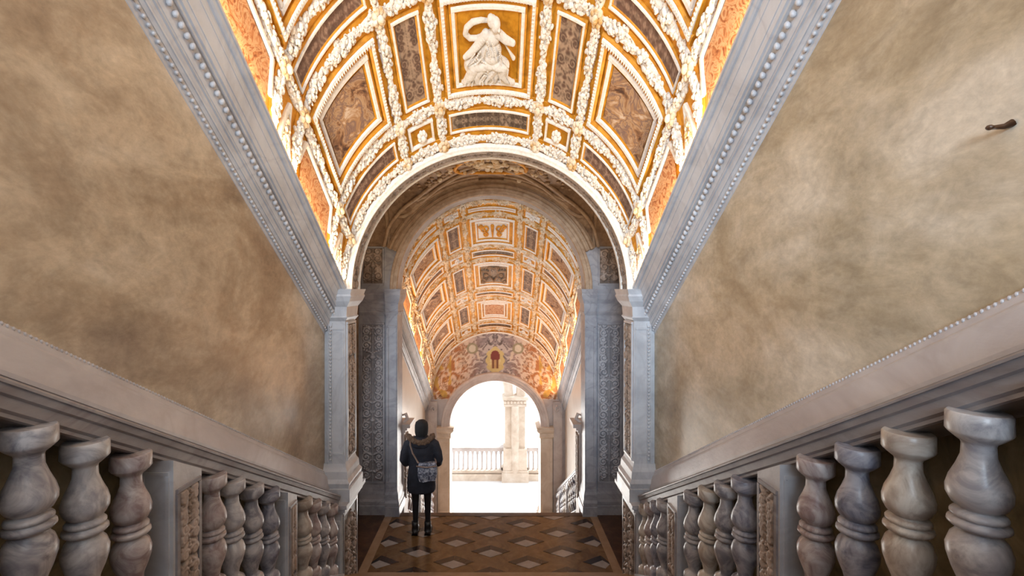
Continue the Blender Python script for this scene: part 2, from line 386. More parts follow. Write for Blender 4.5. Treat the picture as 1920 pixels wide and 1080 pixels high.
# ------------------------------------------------------------------ balustrades
BP = [(.080,.722),(.085,.716),(.086,.658),(.080,.650),(.060,.632),(.047,.622),(.044,.612),(.046,.575),(.058,.54),(.076,.50),(.085,.465),(.084,.44),(.070,.412),(.052,.400),(.050,.396),
      (.066,.392),(.074,.383),(.074,.374),(.064,.368),(.064,.366),(.080,.358),(.082,.346),(.072,.336),(.052,.330),(.056,.322),(.074,.300),(.085,.265),(.083,.235),(.070,.19),(.054,.15),(.046,.11),(.046,.095),(.064,.085),(.082,.07),(.086,.05),(.086,0)]
_t = M(); lathe(_t, [(r*.96, z) for r, z in BP], (0, 0, 0), 24)
BALS = obj('baluster', _t, BAL[0], None, (0, 0, 0)); first_bal = [True]
def place_baluster(p, parent, m):
    if first_bal[0]:
        first_bal[0] = False; BALS.parent = parent; po = ORG[parent.name]; BALS.location = tuple(p[i]-po[i] for i in range(3))
        BALS.material_slots[0].link = 'OBJECT'; BALS.material_slots[0].material = m; return BALS
    return inst(BALS, 'baluster', p, parent, m)
def handrail_poly(Xi, z):        # z = rail underside at yref
    return [(Xi+.03, z), (Xi+.018, z+.005), (Xi+.018, z+.02), (Xi+.006, z+.03), (Xi+.004, z+.075), (Xi-.008, z+.082), (Xi-.012, z+.115), (Xi-.02, z+.115), (Xi-.02, z+.125), (Xi-.012, z+.135), (Xi+.03, z+.14), (Xi+.14, z+.15), (Xi+.26, z+.15), (Xi+.26, z)]
def pedestal(parent, side, Xi, Xo, y0, y1, z0, ztop, s, seed, cap=None):
    """marble die with a carved panel on its inner face"""
    m = M(); sl = s
    za, zb = ztop+0, ztop-sl*(y1-y0)
    prism(m, [(side*Xi, y0, z0), (side*Xo, y0, z0), (side*Xo, y0, za), (side*Xi, y0, za)], [(side*Xi, y1, z0-.1), (side*Xo, y1, z0-.1), (side*Xo, y1, zb), (side*Xi, y1, zb)])
    d = obj('pedestal', m, MARBLE, parent)
    h = min(.62, zb-z0-.08); w = (y1-y0)-.03
    o = (side*Xi, y0+.015, zb-.03-h); N = (-side, 0, 0)
    f = M(); frame_bars(f, o, (0, 1, 0), (0, 0, 1), N, w, h, .022, .012)
    obj('panel_frame', f, RAILM, d)
    A = motif(w-.044, h-.044, .0045, seed, .75)
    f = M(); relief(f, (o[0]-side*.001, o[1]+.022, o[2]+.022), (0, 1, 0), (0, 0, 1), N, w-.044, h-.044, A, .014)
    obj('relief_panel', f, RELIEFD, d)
    # recessed panel on the side turned up the stairs
    f = M(); frame_bars(f, (min(side*(Xi+.02), side*(Xo-.02)), y0, z0+.1), (1, 0, 0), (0, 0, 1), (0, -1, 0), Xo-Xi-.04, za-z0-.16, .02, .006)
    obj('side_frame', f, MARBLE, d)
    return d
def balustrade(label, side, bal_ys, peds, y0, y1, yref, zr, Xc, rnd, grp=None):
    root = thing('stair_balustrade', (side*Xc, (y0+y1)/2, zr-.74+ST*(yref-(y0+y1)/2)), label, 'balustrade', grp)
    m = M(); sprism(m, handrail_poly(Xc-.035, zr), y0, y1, ST, yref, side)
    obj('handrail', m, RAILM, root)
    m = M(); b = zr-.722
    sprism(m, [(Xc-.10, b-.6), (Xc-.10, b-.10), (Xc-.12, b-.09), (Xc-.12, b-.03), (Xc-.10, b-.02), (Xc-.09, b+.005), (Xc+.2, b+.005), (Xc+.2, b-.6)], y0, y1, ST, yref, side)
    obj('stringer', m, RAILM, root)
    for y, mi in bal_ys:
        z = zr-.724+ST*(yref-y)
        place_baluster((shx(side*Xc, y), y, z+.004), root, BAL[mi])
    for i, (a, c) in enumerate(peds):
        pedestal(root, side, Xc-.07, Xc+.12, a, c, zr-.72+ST*(yref-a)-.1, zr+ST*(yref-a)+.002, ST, rnd+i)
    return root
ys = lambda a, d, n: [a+d*i for i in range(n)]
LB = list(zip([.72, .955, 1.19, 1.44, 1.684, 1.915, 2.156, 2.77, 2.977, 3.218, 3.46, 4.085, 4.30, 4.525, 4.755], (2, 0, 1, 3, 0, 4, 3, 3, 4, 0, 2, 1, 3, 0, 3)))
RB = list(zip([.74, 1.0, 1.255, 1.509, 1.766, 2.015, 2.275, 2.918, 3.146, 3.40, 3.66, 4.28, 4.46, 4.64, 4.81], (3, 0, 3, 4, 1, 2, 3, 2, 0, 1, 0, 0, 2, 3, 1)))
balustrade('marble balustrade sloping down the left side of the near stair flight', -1, LB, [(2.34, 2.565), (3.637, 3.80)], YB, 4.93, 5.1, 1.125, 1.67, 11)
balustrade('marble balustrade sloping down the right side of the near stair flight', 1, RB, [(2.45, 2.66), (3.83, 4.04)], YB, 4.93, 5.1, 1.125, 1.67, 31)

# ------------------------------------------------------------------ arches
def spandrel(m, xc, R, zc, xw, ztop, y0, y1, zlow=None):
    xs = [xc-xw, xc-R-.001]+[xc-R*math.cos(PI*i/48) for i in range(49)]+[xc+R+.001, xc+xw]
    f = lambda x: zc+math.sqrt(max(0, R*R-(x-xc)**2)) if abs(x-xc) <= R else zc
    arch_wall(m, 0, 0, f, lambda x: ztop, y0, y1, xs=xs)
def impost(m, side, Xi, Xo, y0, y1, ztop, h, out):
    """capital block stepping outward to its abacus"""
    steps = [(0, 0), (.12, .35), (.16, .2), (.45, .28), (.62, .75), (.78, 1.0), (.84, .9), (1.0, 1.1)]
    prev = None
    for i in range(len(steps)-1):
        a, o0 = steps[i]; b, o1 = steps[i+1]; o0 *= out; o1 *= out
        za, zb = ztop-h+h*a, ztop-h+h*b
        def ring(o, z): return [(side*(Xi-o), y0-o, z), (side*Xo, y0-o, z), (side*Xo, y1+o, z), (side*(Xi-o), y1+o, z)]
        prism(m, ring(o0, za), ring(o1, zb))
def base(m, side, Xi, Xo, y0, y1, z0, h, out):
    steps = [(0, 1.0), (.35, 1.0), (.36, .75), (.5, .9), (.6, .55), (.8, .45), (.9, .15), (1, 0)]
    for i in range(len(steps)-1):
        a, o0 = steps[i]; b, o1 = steps[i+1]; o0 *= out; o1 *= out
        def ring(o, z): return [(side*(Xi-o), y0-o, z), (side*Xo, y0-o, z), (side*Xo, y1+o, z), (side*(Xi-o), y1+o, z)]
        prism(m, ring(o0, z0+h*a), ring(o1, z0+h*b))
# near arch
m = M(); spandrel(m, 0, 1.575, 3.6, 2.35, 6.4, 5.1, 5.4)
for sd in (-1, 1):
    box(m, min(sd*1.86, sd*2.35), max(sd*1.86, sd*2.35), 5.1, 5.4, -.3, 3.6)
o = obj('wall_middle', m, BAYM); o['kind'] = 'structure'
A1 = thing('stone_arch', (0, 5.25, 0), 'pale marble round arch where the near flight reaches the landing', 'arch')
m = M(); arc_ring(m, [(1.572, 5.09), (1.59, 5.075), (1.625, 5.07), (1.64, 5.085), (1.64, 5.12), (1.572, 5.12)], 0, 3.6, 0, PI, 72)
obj('archivolt', m, WHITE, A1)
m = M(); arc_ring(m, [(1.572, 5.09), (1.55, 5.10), (1.55, 5.125), (1.572, 5.13)], 0, 3.6, 0, PI, 72)
arc_ring(m, [(1.572, 5.37), (1.55, 5.375), (1.55, 5.42), (1.572, 5.43)], 0, 3.6, 0, PI, 72)
obj('soffit_moulding', m, WHITE, A1)
# soffit band with carved scrolls
A = motif(.24, 4.9, .008, 5, .9); ny, nx = A.shape; m = M(); vs = []
for j in range(ny+1):
    a = PI*j/ny
    for i in range(nx+1):
        r = 1.571-A[min(j, ny-1), min(i, nx-1)]*.02*(0 < i < nx)
        vs.append((r*math.cos(a), 5.13+.24*i/nx, 3.6+r*math.sin(a)))
m.add(vs, [(j*(nx+1)+i, j*(nx+1)+i+1, (j+1)*(nx+1)+i+1, (j+1)*(nx+1)+i) for j in range(ny) for i in range(nx)], True)
m.col = [(.5+.6*min(1, A[min(j, ny-1), min(i, nx-1)]),)*3+(1,) for j in range(ny+1) for i in range(nx+1)]  # painted shade: ground between the soffit scrolls darkened, raised parts lighter
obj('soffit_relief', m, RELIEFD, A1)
def near_pier(sd, seed):
    m = M(); P = obj_p = None
    box(m, min(sd*1.61, sd*1.80), max(sd*1.61, sd*1.80), 5.06, 5.42, 1.24, 3.6)
    box(m, min(sd*1.80, sd*1.87), max(sd*1.80, sd*1.87), 5.085, 5.40, 1.24, 3.55)
    p = obj('pilaster', m, MARBLE, A1)
    m = M(); frame_bars(m, (min(sd*1.625, sd*1.79), 5.06, 1.75), (1, 0, 0), (0, 0, 1), (0, -1, 0), .165, 1.42, .022, .01); obj('face_frame', m, MARBLE, p)
    m = M(); impost(m, sd, 1.61, 1.87, 5.06, 5.42, 3.6, .36, .09); obj('capital', m, MARBLE, p)
    m = M(); base(m, sd, 1.61, 1.87, 5.06, 5.42, 1.25, .40, .07); obj('base', m, MARBLE, p)
    # vertical egg moulding beside the wall
    m = M(); z = 1.7
    while z < 3.2: ell(m, (sd*1.775, 5.05, z), (.016, .014, .014), 0); z += .04
    box(m, min(sd*1.752, sd*1.758), max(sd*1.752, sd*1.758), 5.048, 5.06, 1.66, 3.22); box(m, min(sd*1.79, sd*1.80), max(sd*1.79, sd*1.80), 5.045, 5.06, 1.66, 3.22)
    obj('egg_moulding', m, MARBLE, p, kind='stuff')
    A = motif(.26, 1.5, .005, seed, .9); m = M()
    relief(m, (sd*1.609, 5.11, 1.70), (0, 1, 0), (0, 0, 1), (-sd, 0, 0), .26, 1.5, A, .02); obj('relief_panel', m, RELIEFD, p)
    m = M(); frame_bars(m, (sd*1.61, 5.085, 1.67), (0, 1, 0), (0, 0, 1), (-sd, 0, 0), .31, 1.56, .025, .02); obj('panel_frame', m, MARBLE, p)
    # pedestal the pier stands on
    m = M(); box(m, min(sd*1.605, sd*1.87), max(sd*1.605, sd*1.87), 4.93, 5.50, -.15, 1.17)
    d = obj('pedestal', m, MARBLE, A1)
    m = M()
    for a, b, o in ((1.15, 1.175, .02), (1.175, 1.20, .04), (1.20, 1.215, .035), (1.215, 1.255, .062)):
        box(m, min(sd*(1.605-o), sd*1.87), max(sd*(1.605-o), sd*1.87), 4.93-o*.5, 5.50+o*1.8, a, b)
    obj('cap', m, MARBLE_W, d)
    m = M(); frame_bars(m, (sd*1.605, 4.96, .05), (0, 1, 0), (0, 0, 1), (-sd, 0, 0), .50, 1.08, .03, .012); obj('panel_frame', m, RAILM, d)
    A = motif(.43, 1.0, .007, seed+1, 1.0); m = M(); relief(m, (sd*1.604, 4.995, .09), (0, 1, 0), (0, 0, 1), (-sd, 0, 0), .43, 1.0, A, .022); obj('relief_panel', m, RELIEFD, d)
    m = M(); frame_bars(m, (min(sd*1.62, sd*1.82), 4.93, .3), (1, 0, 0), (0, 0, 1), (0, -1, 0), .2, .78, .03, .01); obj('side_frame', m, MARBLE, d)
near_pier(-1, 41); near_pier(1, 51)

# second arch, far side of the landing
SH[0] = True
A2 = thing('stone_arch', (0, 7.4, 0), 'grey marble arch behind the landing with carved arabesque piers', 'arch')
m = M(); spandrel(m, 0, 1.497, 3.6, 2.35, 6.4, 7.25, 7.55)
for sd in (-1, 1): box(m, min(sd*1.50, sd*2.35), max(sd*1.50, sd*2.35), 7.25, 7.55, -2.6, 3.6)
o = obj('wall_far', m, PIERM); o['kind'] = 'structure'
m = M(); arc_ring(m, [(1.612, 7.26), (1.612, 7.20), (1.63, 7.17), (1.66, 7.17), (1.67, 7.20), (1.69, 7.20), (1.70, 7.15), (1.73, 7.15), (1.77, 7.18), (1.77, 7.26)], 0, 3.6, .38, PI-.38, 64)
obj('outer_moulding', m, BAYM2, A2)
m = M(); arc_ring(m, [(1.497, 7.24), (1.51, 7.215), (1.56, 7.205), (1.565, 7.19), (1.60, 7.185), (1.61, 7.19), (1.615, 7.26), (1.497, 7.26)], 0, 3.6, 0, PI, 64)
obj('archivolt', m, BAYM2, A2)
for sd, sd0 in ((-1, 61), (1, 71)):
    m = M(); box(m, min(sd*1.49, sd*1.67), max(sd*1.49, sd*1.67), 7.20, 7.56, 0, 3.6)
    p = obj('pilaster', m, PIERM, A2)
    m = M(); frame_bars(m, (min(sd*1.505, sd*1.655), 7.20, .52), (1, 0, 0), (0, 0, 1), (0, -1, 0), .15, 2.5, .025, .012); obj('face_frame', m, PIERM, p)
    m = M(); impost(m, sd, 1.49, 1.68, 7.20, 7.56, 3.6, .42, .06); obj('capital', m, PIERM, p)
    m = M(); base(m, sd, 1.49, 1.68, 7.20, 7.56, 0, .42, .04); obj('base', m, PIERM, p)
    m = M(); box(m, min(sd*1.70, sd*2.1), max(sd*1.70, sd*2.1), 7.243, 7.5, .42, 3.2); q = obj('pier_panel', m, PIERM, A2)
    m = M(); impost(m, sd, 1.70, 2.10, 7.24, 7.5, 3.6, .42, .05); obj('capital', m, PIERM, q)
    m = M(); base(m, sd, 1.70, 2.10, 7.24, 7.5, 0, .42, .03); obj('base', m, PIERM, q)
    x = min(sd*1.71, sd*2.07)
    m = M(); frame_bars(m, (x-.01, 7.243, .50), (1, 0, 0), (0, 0, 1), (0, -1, 0), .38, 2.56, .025, .015)
    frame_bars(m, (x, 7.25, 3.66), (1, 0, 0), (0, 0, 1), (0, -1, 0), .36, .62, .025, .015); obj('panel_frame', m, PIERM, q)
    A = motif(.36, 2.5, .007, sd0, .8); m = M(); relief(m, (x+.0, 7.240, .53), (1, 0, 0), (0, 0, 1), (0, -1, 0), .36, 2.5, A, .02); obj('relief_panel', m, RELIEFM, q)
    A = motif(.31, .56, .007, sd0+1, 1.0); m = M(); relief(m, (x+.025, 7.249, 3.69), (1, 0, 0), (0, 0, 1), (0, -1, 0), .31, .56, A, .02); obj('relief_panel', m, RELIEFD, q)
    # pedestal of the lower balustrade behind the pier
    m = M(); box(m, min(sd*1.46, sd*1.75), max(sd*1.46, sd*1.75), 7.56, 7.86, -.5, 1.22)
    d = obj('rear_pedestal', m, STONEP, A2)
    m = M()
    for a, b, o in ((1.20, 1.24, .02), (1.24, 1.28, .05), (1.28, 1.34, .10)):
        box(m, min(sd*(1.46-o), sd*1.75), max(sd*(1.46-o), sd*1.75), 7.56, 7.86+o, a, b)
    obj('cap', m, STONEP, d)
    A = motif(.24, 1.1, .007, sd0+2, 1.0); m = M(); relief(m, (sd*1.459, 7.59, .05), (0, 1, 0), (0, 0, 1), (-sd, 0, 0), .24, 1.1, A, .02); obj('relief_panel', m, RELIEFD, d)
    # carved scroll standing on the cap
    m = M(); tube(m, [(sd*1.5, 7.7, 1.34), (sd*1.43, 7.7, 1.40), (sd*1.46, 7.7, 1.48), (sd*1.52, 7.7, 1.46)], [.03, .035, .03, .015], 8); obj('scroll', m, STONEP, d)
SH[0] = False

# ------------------------------------------------------------------ groin vault of the landing bay
zb0, bb, ba, by, bw = 4.28, 1.07, 1.66, 6.325, .925
hA = lambda x: 3.6+math.sqrt(max(0, 1.75**2-x*x))
hB = lambda y: zb0+.93*math.sqrt(max(0, 1-((y-by)/bw)**2))
m = M(); nx, ny = 64, 40; vs = []
for j in range(ny+1):
    for i in range(nx+1):
        x = -2.12+4.24*i/nx; y = by-bw+2*bw*j/ny
        vs.append((x, y, max(hA(x) if abs(x) < ba else zb0, hB(y))))
m.add(vs, [(j*(nx+1)+i, j*(nx+1)+i+1, (j+1)*(nx+1)+i+1, (j+1)*(nx+1)+i) for j in range(ny) for i in range(nx)], True)
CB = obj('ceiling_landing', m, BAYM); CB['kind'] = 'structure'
for sx in (-1, 1):
    for sy in (-1, 1):                                        # diagonal ribs
        for off in (-.075, .075):
            m = M(); pts = []
            for i in range(20):
                t = 1-i/19*.86; x = sx*ba*t; y = by+sy*bw*t
                pts.append((x+off*sx*.5, y-off*sy, max(hA(x), hB(y))-.01))
            tube(m, pts, .03, 6); obj('rib', m, BAYM2, CB)
    m = M(); tube(m, [(sx*1.64, by-bw*math.cos(PI*i/20), hB(by-bw*math.cos(PI*i/20))-.01) for i in range(21)], .035, 6); obj('wall_rib', m, BAYM2, CB)
    for r, rr in ((1.0, .035), (.80, .022)):                  # cell frames in each web, following the vault
        for sy in (-1, 1):
            m = M(); pts = []
            y = by+sy*(bw*(.86 if r == 1 else .66))
            for i in range(12):
                x = sx*ba*(.12+(.78 if r == 1 else .60)*i/11); pts.append((x, y, max(hA(x), hB(y))-.012))
            tube(m, pts, rr, 6); obj('web_moulding', m, BAYM2, CB)
    for rr_, wd in ((1.64, .03), (1.72, .022)):               # mouldings round the second arch
        m = M(); tube(m, [(rr_*math.cos(a), 7.22-(rr_-1.6)*.3, 3.6+rr_*math.sin(a)) for a in [(PI/2)+sx*(PI*.38)*i/18 for i in range(19)]], wd, 6); obj('arch_moulding', m, BAYM2, CB)
    m = M()
    rnd = random.Random(3+sx)
    for i in range(60):
        x = sx*rnd.uniform(.55, 1.25); y = by+rnd.uniform(-.55, .75)*(abs(x)/1.66)*.9; ell(m, (x, y, max(hA(x), hB(y))-.01), (.035, .03, .02), 0)
    obj('stucco_scrolls', m, BAYM2, CB, kind='stuff')
m = M(); rnd = random.Random(9)                               # gilt boss of putti and scrolls at the crown
for i in range(110):
    a = rnd.uniform(0, 2*PI); r = abs(rnd.gauss(0, .26)); x, y = r*1.3*math.cos(a), by+r*math.sin(a)*1.1
    ell(m, (x, y, hA(x)-.02), (rnd.uniform(.02, .05), rnd.uniform(.02, .05), .03), 1, rot=rnd.uniform(0, 3))
obj('crown_boss', m, WHITE2, CB, kind='stuff')
m = M(); tube(m, [(.5*math.cos(2*PI*i/32), by+.42*math.sin(2*PI*i/32), hA(.5*math.cos(2*PI*i/32))-.015) for i in range(33)], .03, 6); obj('crown_frame', m, GOLD, CB)

# ------------------------------------------------------------------ coffered vaults
def grid_patch(m, V, th0, th1, y0, y1, h, nt, ny):
    vs = [V(th0+(th1-th0)*i/nt, y0+(y1-y0)*j/ny, h) for j in range(ny+1) for i in range(nt+1)]
    m.add(vs, [(j*(nt+1)+i, j*(nt+1)+i+1, (j+1)*(nt+1)+i+1, (j+1)*(nt+1)+i) for j in range(ny) for i in range(nt)], True)
def strip(m, V, R, u0, v0, u1, v1, w, h, base=0.0):
    """raised moulding along a line in (arc length, y) space, rounded section"""
    L = math.hypot(u1-u0, v1-v0); n = max(1, int(abs(u1-u0)/.09)); du, dv = (u1-u0)/L, (v1-v0)/L; nu, nv = -dv, du
    prof = [(-w/2, base-.004), (-w/2, base+h*.55), (-w*.3, base+h), (w*.3, base+h), (w/2, base+h*.55), (w/2, base-.004)]
    vs = []
    for i in range(n+1):
        u, v = u0+(u1-u0)*i/n, v0+(v1-v0)*i/n
        for a, hh in prof: vs.append(V((u+nu*a)/R, v+nv*a, hh))
    k = 6; fs = [(i*k+j, i*k+(j+1) % k, (i+1)*k+(j+1) % k, (i+1)*k+j) for i in range(n) for j in range(k)]
    fs += [tuple(range(k)), tuple(range(n*k, n*k+k))]
    m.add(vs, fs)
def rect_frame(m, V, R, u0, v0, u1, v1, w, h, base=0.0):
    strip(m, V, R, u0-w/2, v0, u1+w/2, v0, w, h, base); strip(m, V, R, u0-w/2, v1, u1+w/2, v1, w, h, base)
    strip(m, V, R, u0, v0+w/2, u0, v1-w/2, w, h, base); strip(m, V, R, u1, v0+w/2, u1, v1-w/2, w, h, base)
def gilt(V, R, parent, u0, v0, u1, v1, w, h):
    m = M(); rect_frame(m, V, R, u0, v0, u1, v1, w, h); obj('gilt_edge', m, GOLD, parent)
def beads(m, V, R, u0, v0, u1, v1, step, r, h):
    L = math.hypot(u1-u0, v1-v0); n = max(2, int(L/step)); vs0, fs0 = ICO[0]; c, s = (u1-u0)/L, (v1-v0)/L
    for i in range(n):
        t = (i+.5)/n; u, v = u0+(u1-u0)*t, v0+(v1-v0)*t
        m.add([V((u+(x*r[0]*c-y*r[1]*s))/R, v+(x*r[0]*s+y*r[1]*c), h+z*r[2]) for x, y, z in vs0], fs0, True)
def rect_beads(m, V, R, u0, v0, u1, v1, step, r, h):
    for a in ((u0, v0, u1, v0), (u0, v1, u1, v1), (u0, v0, u0, v1), (u1, v0, u1, v1)): beads(m, V, R, *a, step, r, h)
def garland(m, V, R, u0, v0, u1, v1, wid, dens, sub, rnd):
    """swag of fruit and leaves, fatter in its middle"""
    L = math.hypot(u1-u0, v1-v0); vs0, fs0 = ICO[sub]; c, s = (u1-u0)/L, (v1-v0)/L
    n = int(L*dens); per = .42 if L > .6 else L
    k = max(4, int(L/.05)); prof = [(-1, -.004), (-.85, .012), (-.4, .03), (.4, .03), (.85, .012), (1, -.004)]; bv = []
    for i in range(k+1):
        t = i/k; W = wid*(.28+.72*math.sin(PI*((t*L/per) % 1))**.8)
        for q, hh in prof: bv.append(V((u0+(u1-u0)*t-s*q*W)/R, v0+(v1-v0)*t+c*q*W, hh))
    m.add(bv, [(i*6+j, i*6+(j+1) % 6, (i+1)*6+(j+1) % 6, (i+1)*6+j) for i in range(k) for j in range(6)], True)
    for i in range(n):
        t = (i+rnd.random())/n
        ph = (t*L/per) % 1
        W = wid*(.32+.78*math.sin(PI*ph)**.8)
        if L > .6 and abs(ph) < .06: W *= .8
        a = rnd.uniform(-1, 1); off = a*W; hh = .008+.036*(1-a*a)*W/wid+rnd.uniform(-.006, .008)
        u = u0+(u1-u0)*t - s*off; v = v0+(v1-v0)*t + c*off
        rr = rnd.uniform(.5, 1.1)*wid*.34; el = rnd.uniform(.8, 1.7); ro = rnd.uniform(-.8, .8)+math.atan2(s, c)
        cr, sr = math.cos(ro), math.sin(ro)
        m.add([V((u+(x*rr*el*cr-y*rr*sr))/R, v+(x*rr*el*sr+y*rr*cr), hh+z*rr*.9) for x, y, z in vs0], fs0, True)
def rosette(m, V, R, u, v, r, sub=1):
    vs0, fs0 = ICO[sub]
    def e(du, dv, ru, h, rz): m.add([V((u+du+x*ru)/R, v+dv+y*ru, h+z*rz) for x, y, z in vs0], fs0, True)
    e(0, 0, r*.42, .06, .03)
    for k in range(7): a = 2*PI*k/7; e(r*.62*math.cos(a), r*.62*math.sin(a), r*.36, .035, .025)
def fresco(name, V, R, u0, v0, u1, v1, parent, kind, seed, h=.012, flip=False):
    """painted panel; kind 'grotesque' carries a drawn motif as paint colour, others use a mottled fresco material"""
    m = M()
    if kind in ('brown', 'orange'):
        grid_patch(m, V, u0/R, u1/R, v0, v1, h, max(2, int((u1-u0)/.08)), 2)
        return obj(name, m, PAINT if kind == 'brown' else PAINTO, parent)
    wide = (u1-u0) > (v1-v0)
    a, b = ((v1-v0), (u1-u0)) if wide else ((u1-u0), (v1-v0))
    A = motif(a, b, .0075, seed, .62)
    if wide:
        A = motif(a, b, .0075, seed, .6).T
    ny, nx = A.shape
    if not wide: A = A[::-1]
    grid_patch(m, V, u0/R, u1/R, v0, v1, h, nx-1, ny-1)
    cb, cm = {'grotesque': ((.44, .30, .20), (.10, .045, .03)), 'dark': ((.40, .29, .20), (.07, .04, .025)), 'pink': ((.42, .27, .19), (.13, .06, .04))}[kind]
    mm = np.clip(A*1.1-.2, 0, 1).ravel()[:, None]
    m.col = np.concatenate([np.array(cb)*(1-mm)+np.array(cm)*mm, np.ones((len(mm), 1))], 1)
    return obj(name, m, ATTR, parent)
def coffered_vault(name, R, zs, y0, y1, rings, wide, lod, seed, special=None, xoff=0):
    rnd = random.Random(seed)
    def V(th, y, h):
        r = R-h; return (xoff+r*math.sin(th), y, zs(y)+r*math.cos(th))
    m = M(); n = 64; ny = 24; vs = []
    for j in range(ny+1):
        y = y0+(y1-y0)*j/ny
        for i in range(n+1): vs.append(V(-PI/2-.02+(PI+.04)*i/n, y, 0))
    m.add(vs, [(j*(n+1)+i, j*(n+1)+i+1, (j+1)*(n+1)+i+1, (j+1)*(n+1)+i) for j in range(ny) for i in range(n)], True)
    ceil = obj(name, m, GOLD); ceil['kind'] = 'structure'
    D = math.radians; L3 = [D(18.3)*R, D(34.5)*R, D(72.3)*R]; E = D(90)*R
    lines = [-L3[2], -L3[1], -L3[0], L3[0], L3[1], L3[2]]
    WH = WHITE
    sub = 1 if lod else 0; dens = 140 if lod else 80; gw = .050
    allr = rings
    for y in allr:                                             # transverse swags
        us = [-E+.02]+lines+[E-.02]
        for a, b in zip(us[:-1], us[1:]):
            m = M(); strip(m, V, R, a, y, b, y, .12, .012); obj('gilt_fillet', m, GOLD, ceil)
            m = M(); garland(m, V, R, a+.03, y, b-.03, y, gw, dens, sub, rnd); obj('garland', m, GARL if lod else WHITE2, ceil)
        for u in lines:
            m = M(); rosette(m, V, R, u, y, .07, sub); obj('rosette', m, WHITE2, ceil)
    for (ya, yb) in zip(allr[:-1], allr[1:]):                  # lengthwise swags
        for u in lines:
            m = M(); garland(m, V, R, u, ya+.03, u, yb-.03, gw, dens, sub, rnd); obj('garland', m, GARL if lod else WHITE2, ceil)
    for ci, (ya, yb) in enumerate(zip(allr[:-1], allr[1:])):
        W = wide[ci]; cells = [(-E, lines[0], 3), (lines[0], lines[1], 2), (lines[1], lines[2], 1), (lines[2], lines[3], 0), (lines[3], lines[4], 1), (lines[4], lines[5], 2), (lines[5], E, 3)]
        for k, (ua, ub, ty) in enumerate(cells):
            sdd = seed*100+ci*10+k
            if W:
                if ty == 0:
                    for i, j_, w_ in ((.115, .082, 0), (.21, .15, 1)):
                        m = M(); gilt(V, R, ceil, ua+i, ya+j_, ub-i, yb-j_, .066, .026 if not w_ else .018); rect_frame(m, V, R, ua+i, ya+j_, ub-i, yb-j_, .034, .046 if not w_ else .034)
                        if lod and not w_: rect_beads(m, V, R, ua+i, ya+j_, ub-i, yb-j_, .026, (.007, .016, .010), .046)
                        obj('frame', m, WH, ceil)
                    sp = (special or {}).get(ci)
                    if sp: sp(V, R, ceil, ua+.245, ya+.175, ub-.245, yb-.175)
                    else: fresco('painted_panel', V, R, ua+.245, ya+.175, ub-.245, yb-.175, ceil, 'dark', sdd)
                elif ty == 1:
                    i = .108; m = M(); gilt(V, R, ceil, ua+i, ya+i-.01, ub-i, yb-i+.01, .052, .02); rect_frame(m, V, R, ua+i, ya+i-.01, ub-i, yb-i+.01, .022, .034); obj('frame', m, WH, ceil)
                    fresco('painted_panel', V, R, ua+i+.015, ya+i+.015, ub-i-.015, yb-i-.015, ceil, 'grotesque', sdd)
                elif ty == 2:
                    for q, (i, ww, hh) in enumerate(((.114, .036, .050), (.205, .042, .032))):
                        m = M(); gilt(V, R, ceil, ua+i, ya+i*.9, ub-i, yb-i*.9, ww+.036, hh-.016); rect_frame(m, V, R, ua+i, ya+i*.9, ub-i, yb-i*.9, ww, hh)
                        if lod and q == 0: rect_beads(m, V, R, ua+i, ya+i, ub-i, yb-i, .026, (.007, .018, .010), .05)
                        obj('frame', m, WH, ceil)
                    fresco('painted_panel', V, R, ua+.25, ya+.228, ub-.25, yb-.228, ceil, 'brown', sdd)
                else:
                    s_ = -1 if ua < 0 else 1; inner = min(abs(ua), abs(ub)); u0, u1 = inner+.09, E-.01
                    m = M()
                    for q in ((u0, ya+.13, u0, yb-.13), (u0, ya+.13, u0+.22, ya+.07), (u0, yb-.13, u0+.22, yb-.07)):
                        strip(m, V, R, s_*q[0], q[1], s_*q[2], q[3], .035, .03)
                    obj('frame', m, WH, ceil)
                    a, b = sorted((s_*(u0+.03), s_*u1)); fresco('painted_panel', V, R, a, ya+.12, b, yb-.12, ceil, 'orange', sdd)
            else:
                if ty == 0:
                    i = .10; m = M(); gilt(V, R, ceil, ua+i, ya+i, ub-i, yb-i, .046, .018); rect_frame(m, V, R, ua+i, ya+i, ub-i, yb-i, .02, .03); obj('frame', m, WH, ceil)
                    fresco('painted_panel', V, R, ua+i+.015, ya+i+.015, ub-i-.015, yb-i-.015, ceil, 'dark', sdd)
                elif ty == 1:
                    i = .10; m = M(); rect_frame(m, V, R, ua+i, ya+i-.01, ub-i, yb-i+.01, .024, .028); obj('frame', m, WH, ceil)
                    m = M(); rosette(m, V, R, (ua+ub)/2, (ya+yb)/2, .06, sub); obj('stucco_flower', m, WHITE, ceil)
                elif ty == 2:
                    i = .10; m = M(); gilt(V, R, ceil, ua+i, ya+i, ub-i, yb-i, .046, .018); rect_frame(m, V, R, ua+i, ya+i, ub-i, yb-i, .02, .03); obj('frame', m, WH, ceil)
                    fresco('painted_panel', V, R, ua+i+.015, ya+i+.015, ub-i-.015, yb-i-.015, ceil, 'pink', sdd)
                else:
                    s_ = -1 if ua < 0 else 1; inner = min(abs(ua), abs(ub)); ym = (ya+yb)/2
                    m = M(); strip(m, V, R, s_*(inner+.10), ym, s_*(E-.02), ya+.08, .03, .03); strip(m, V, R, s_*(inner+.10), ym, s_*(E-.02), yb-.08, .03, .03); obj('frame', m, WH, ceil)
                    m = M(); garland(m, V, R, s_*(inner+.2), ym, s_*(E-.03), ym, .04, dens, sub, rnd); obj('garland', m, WHITE2, ceil)
    return ceil

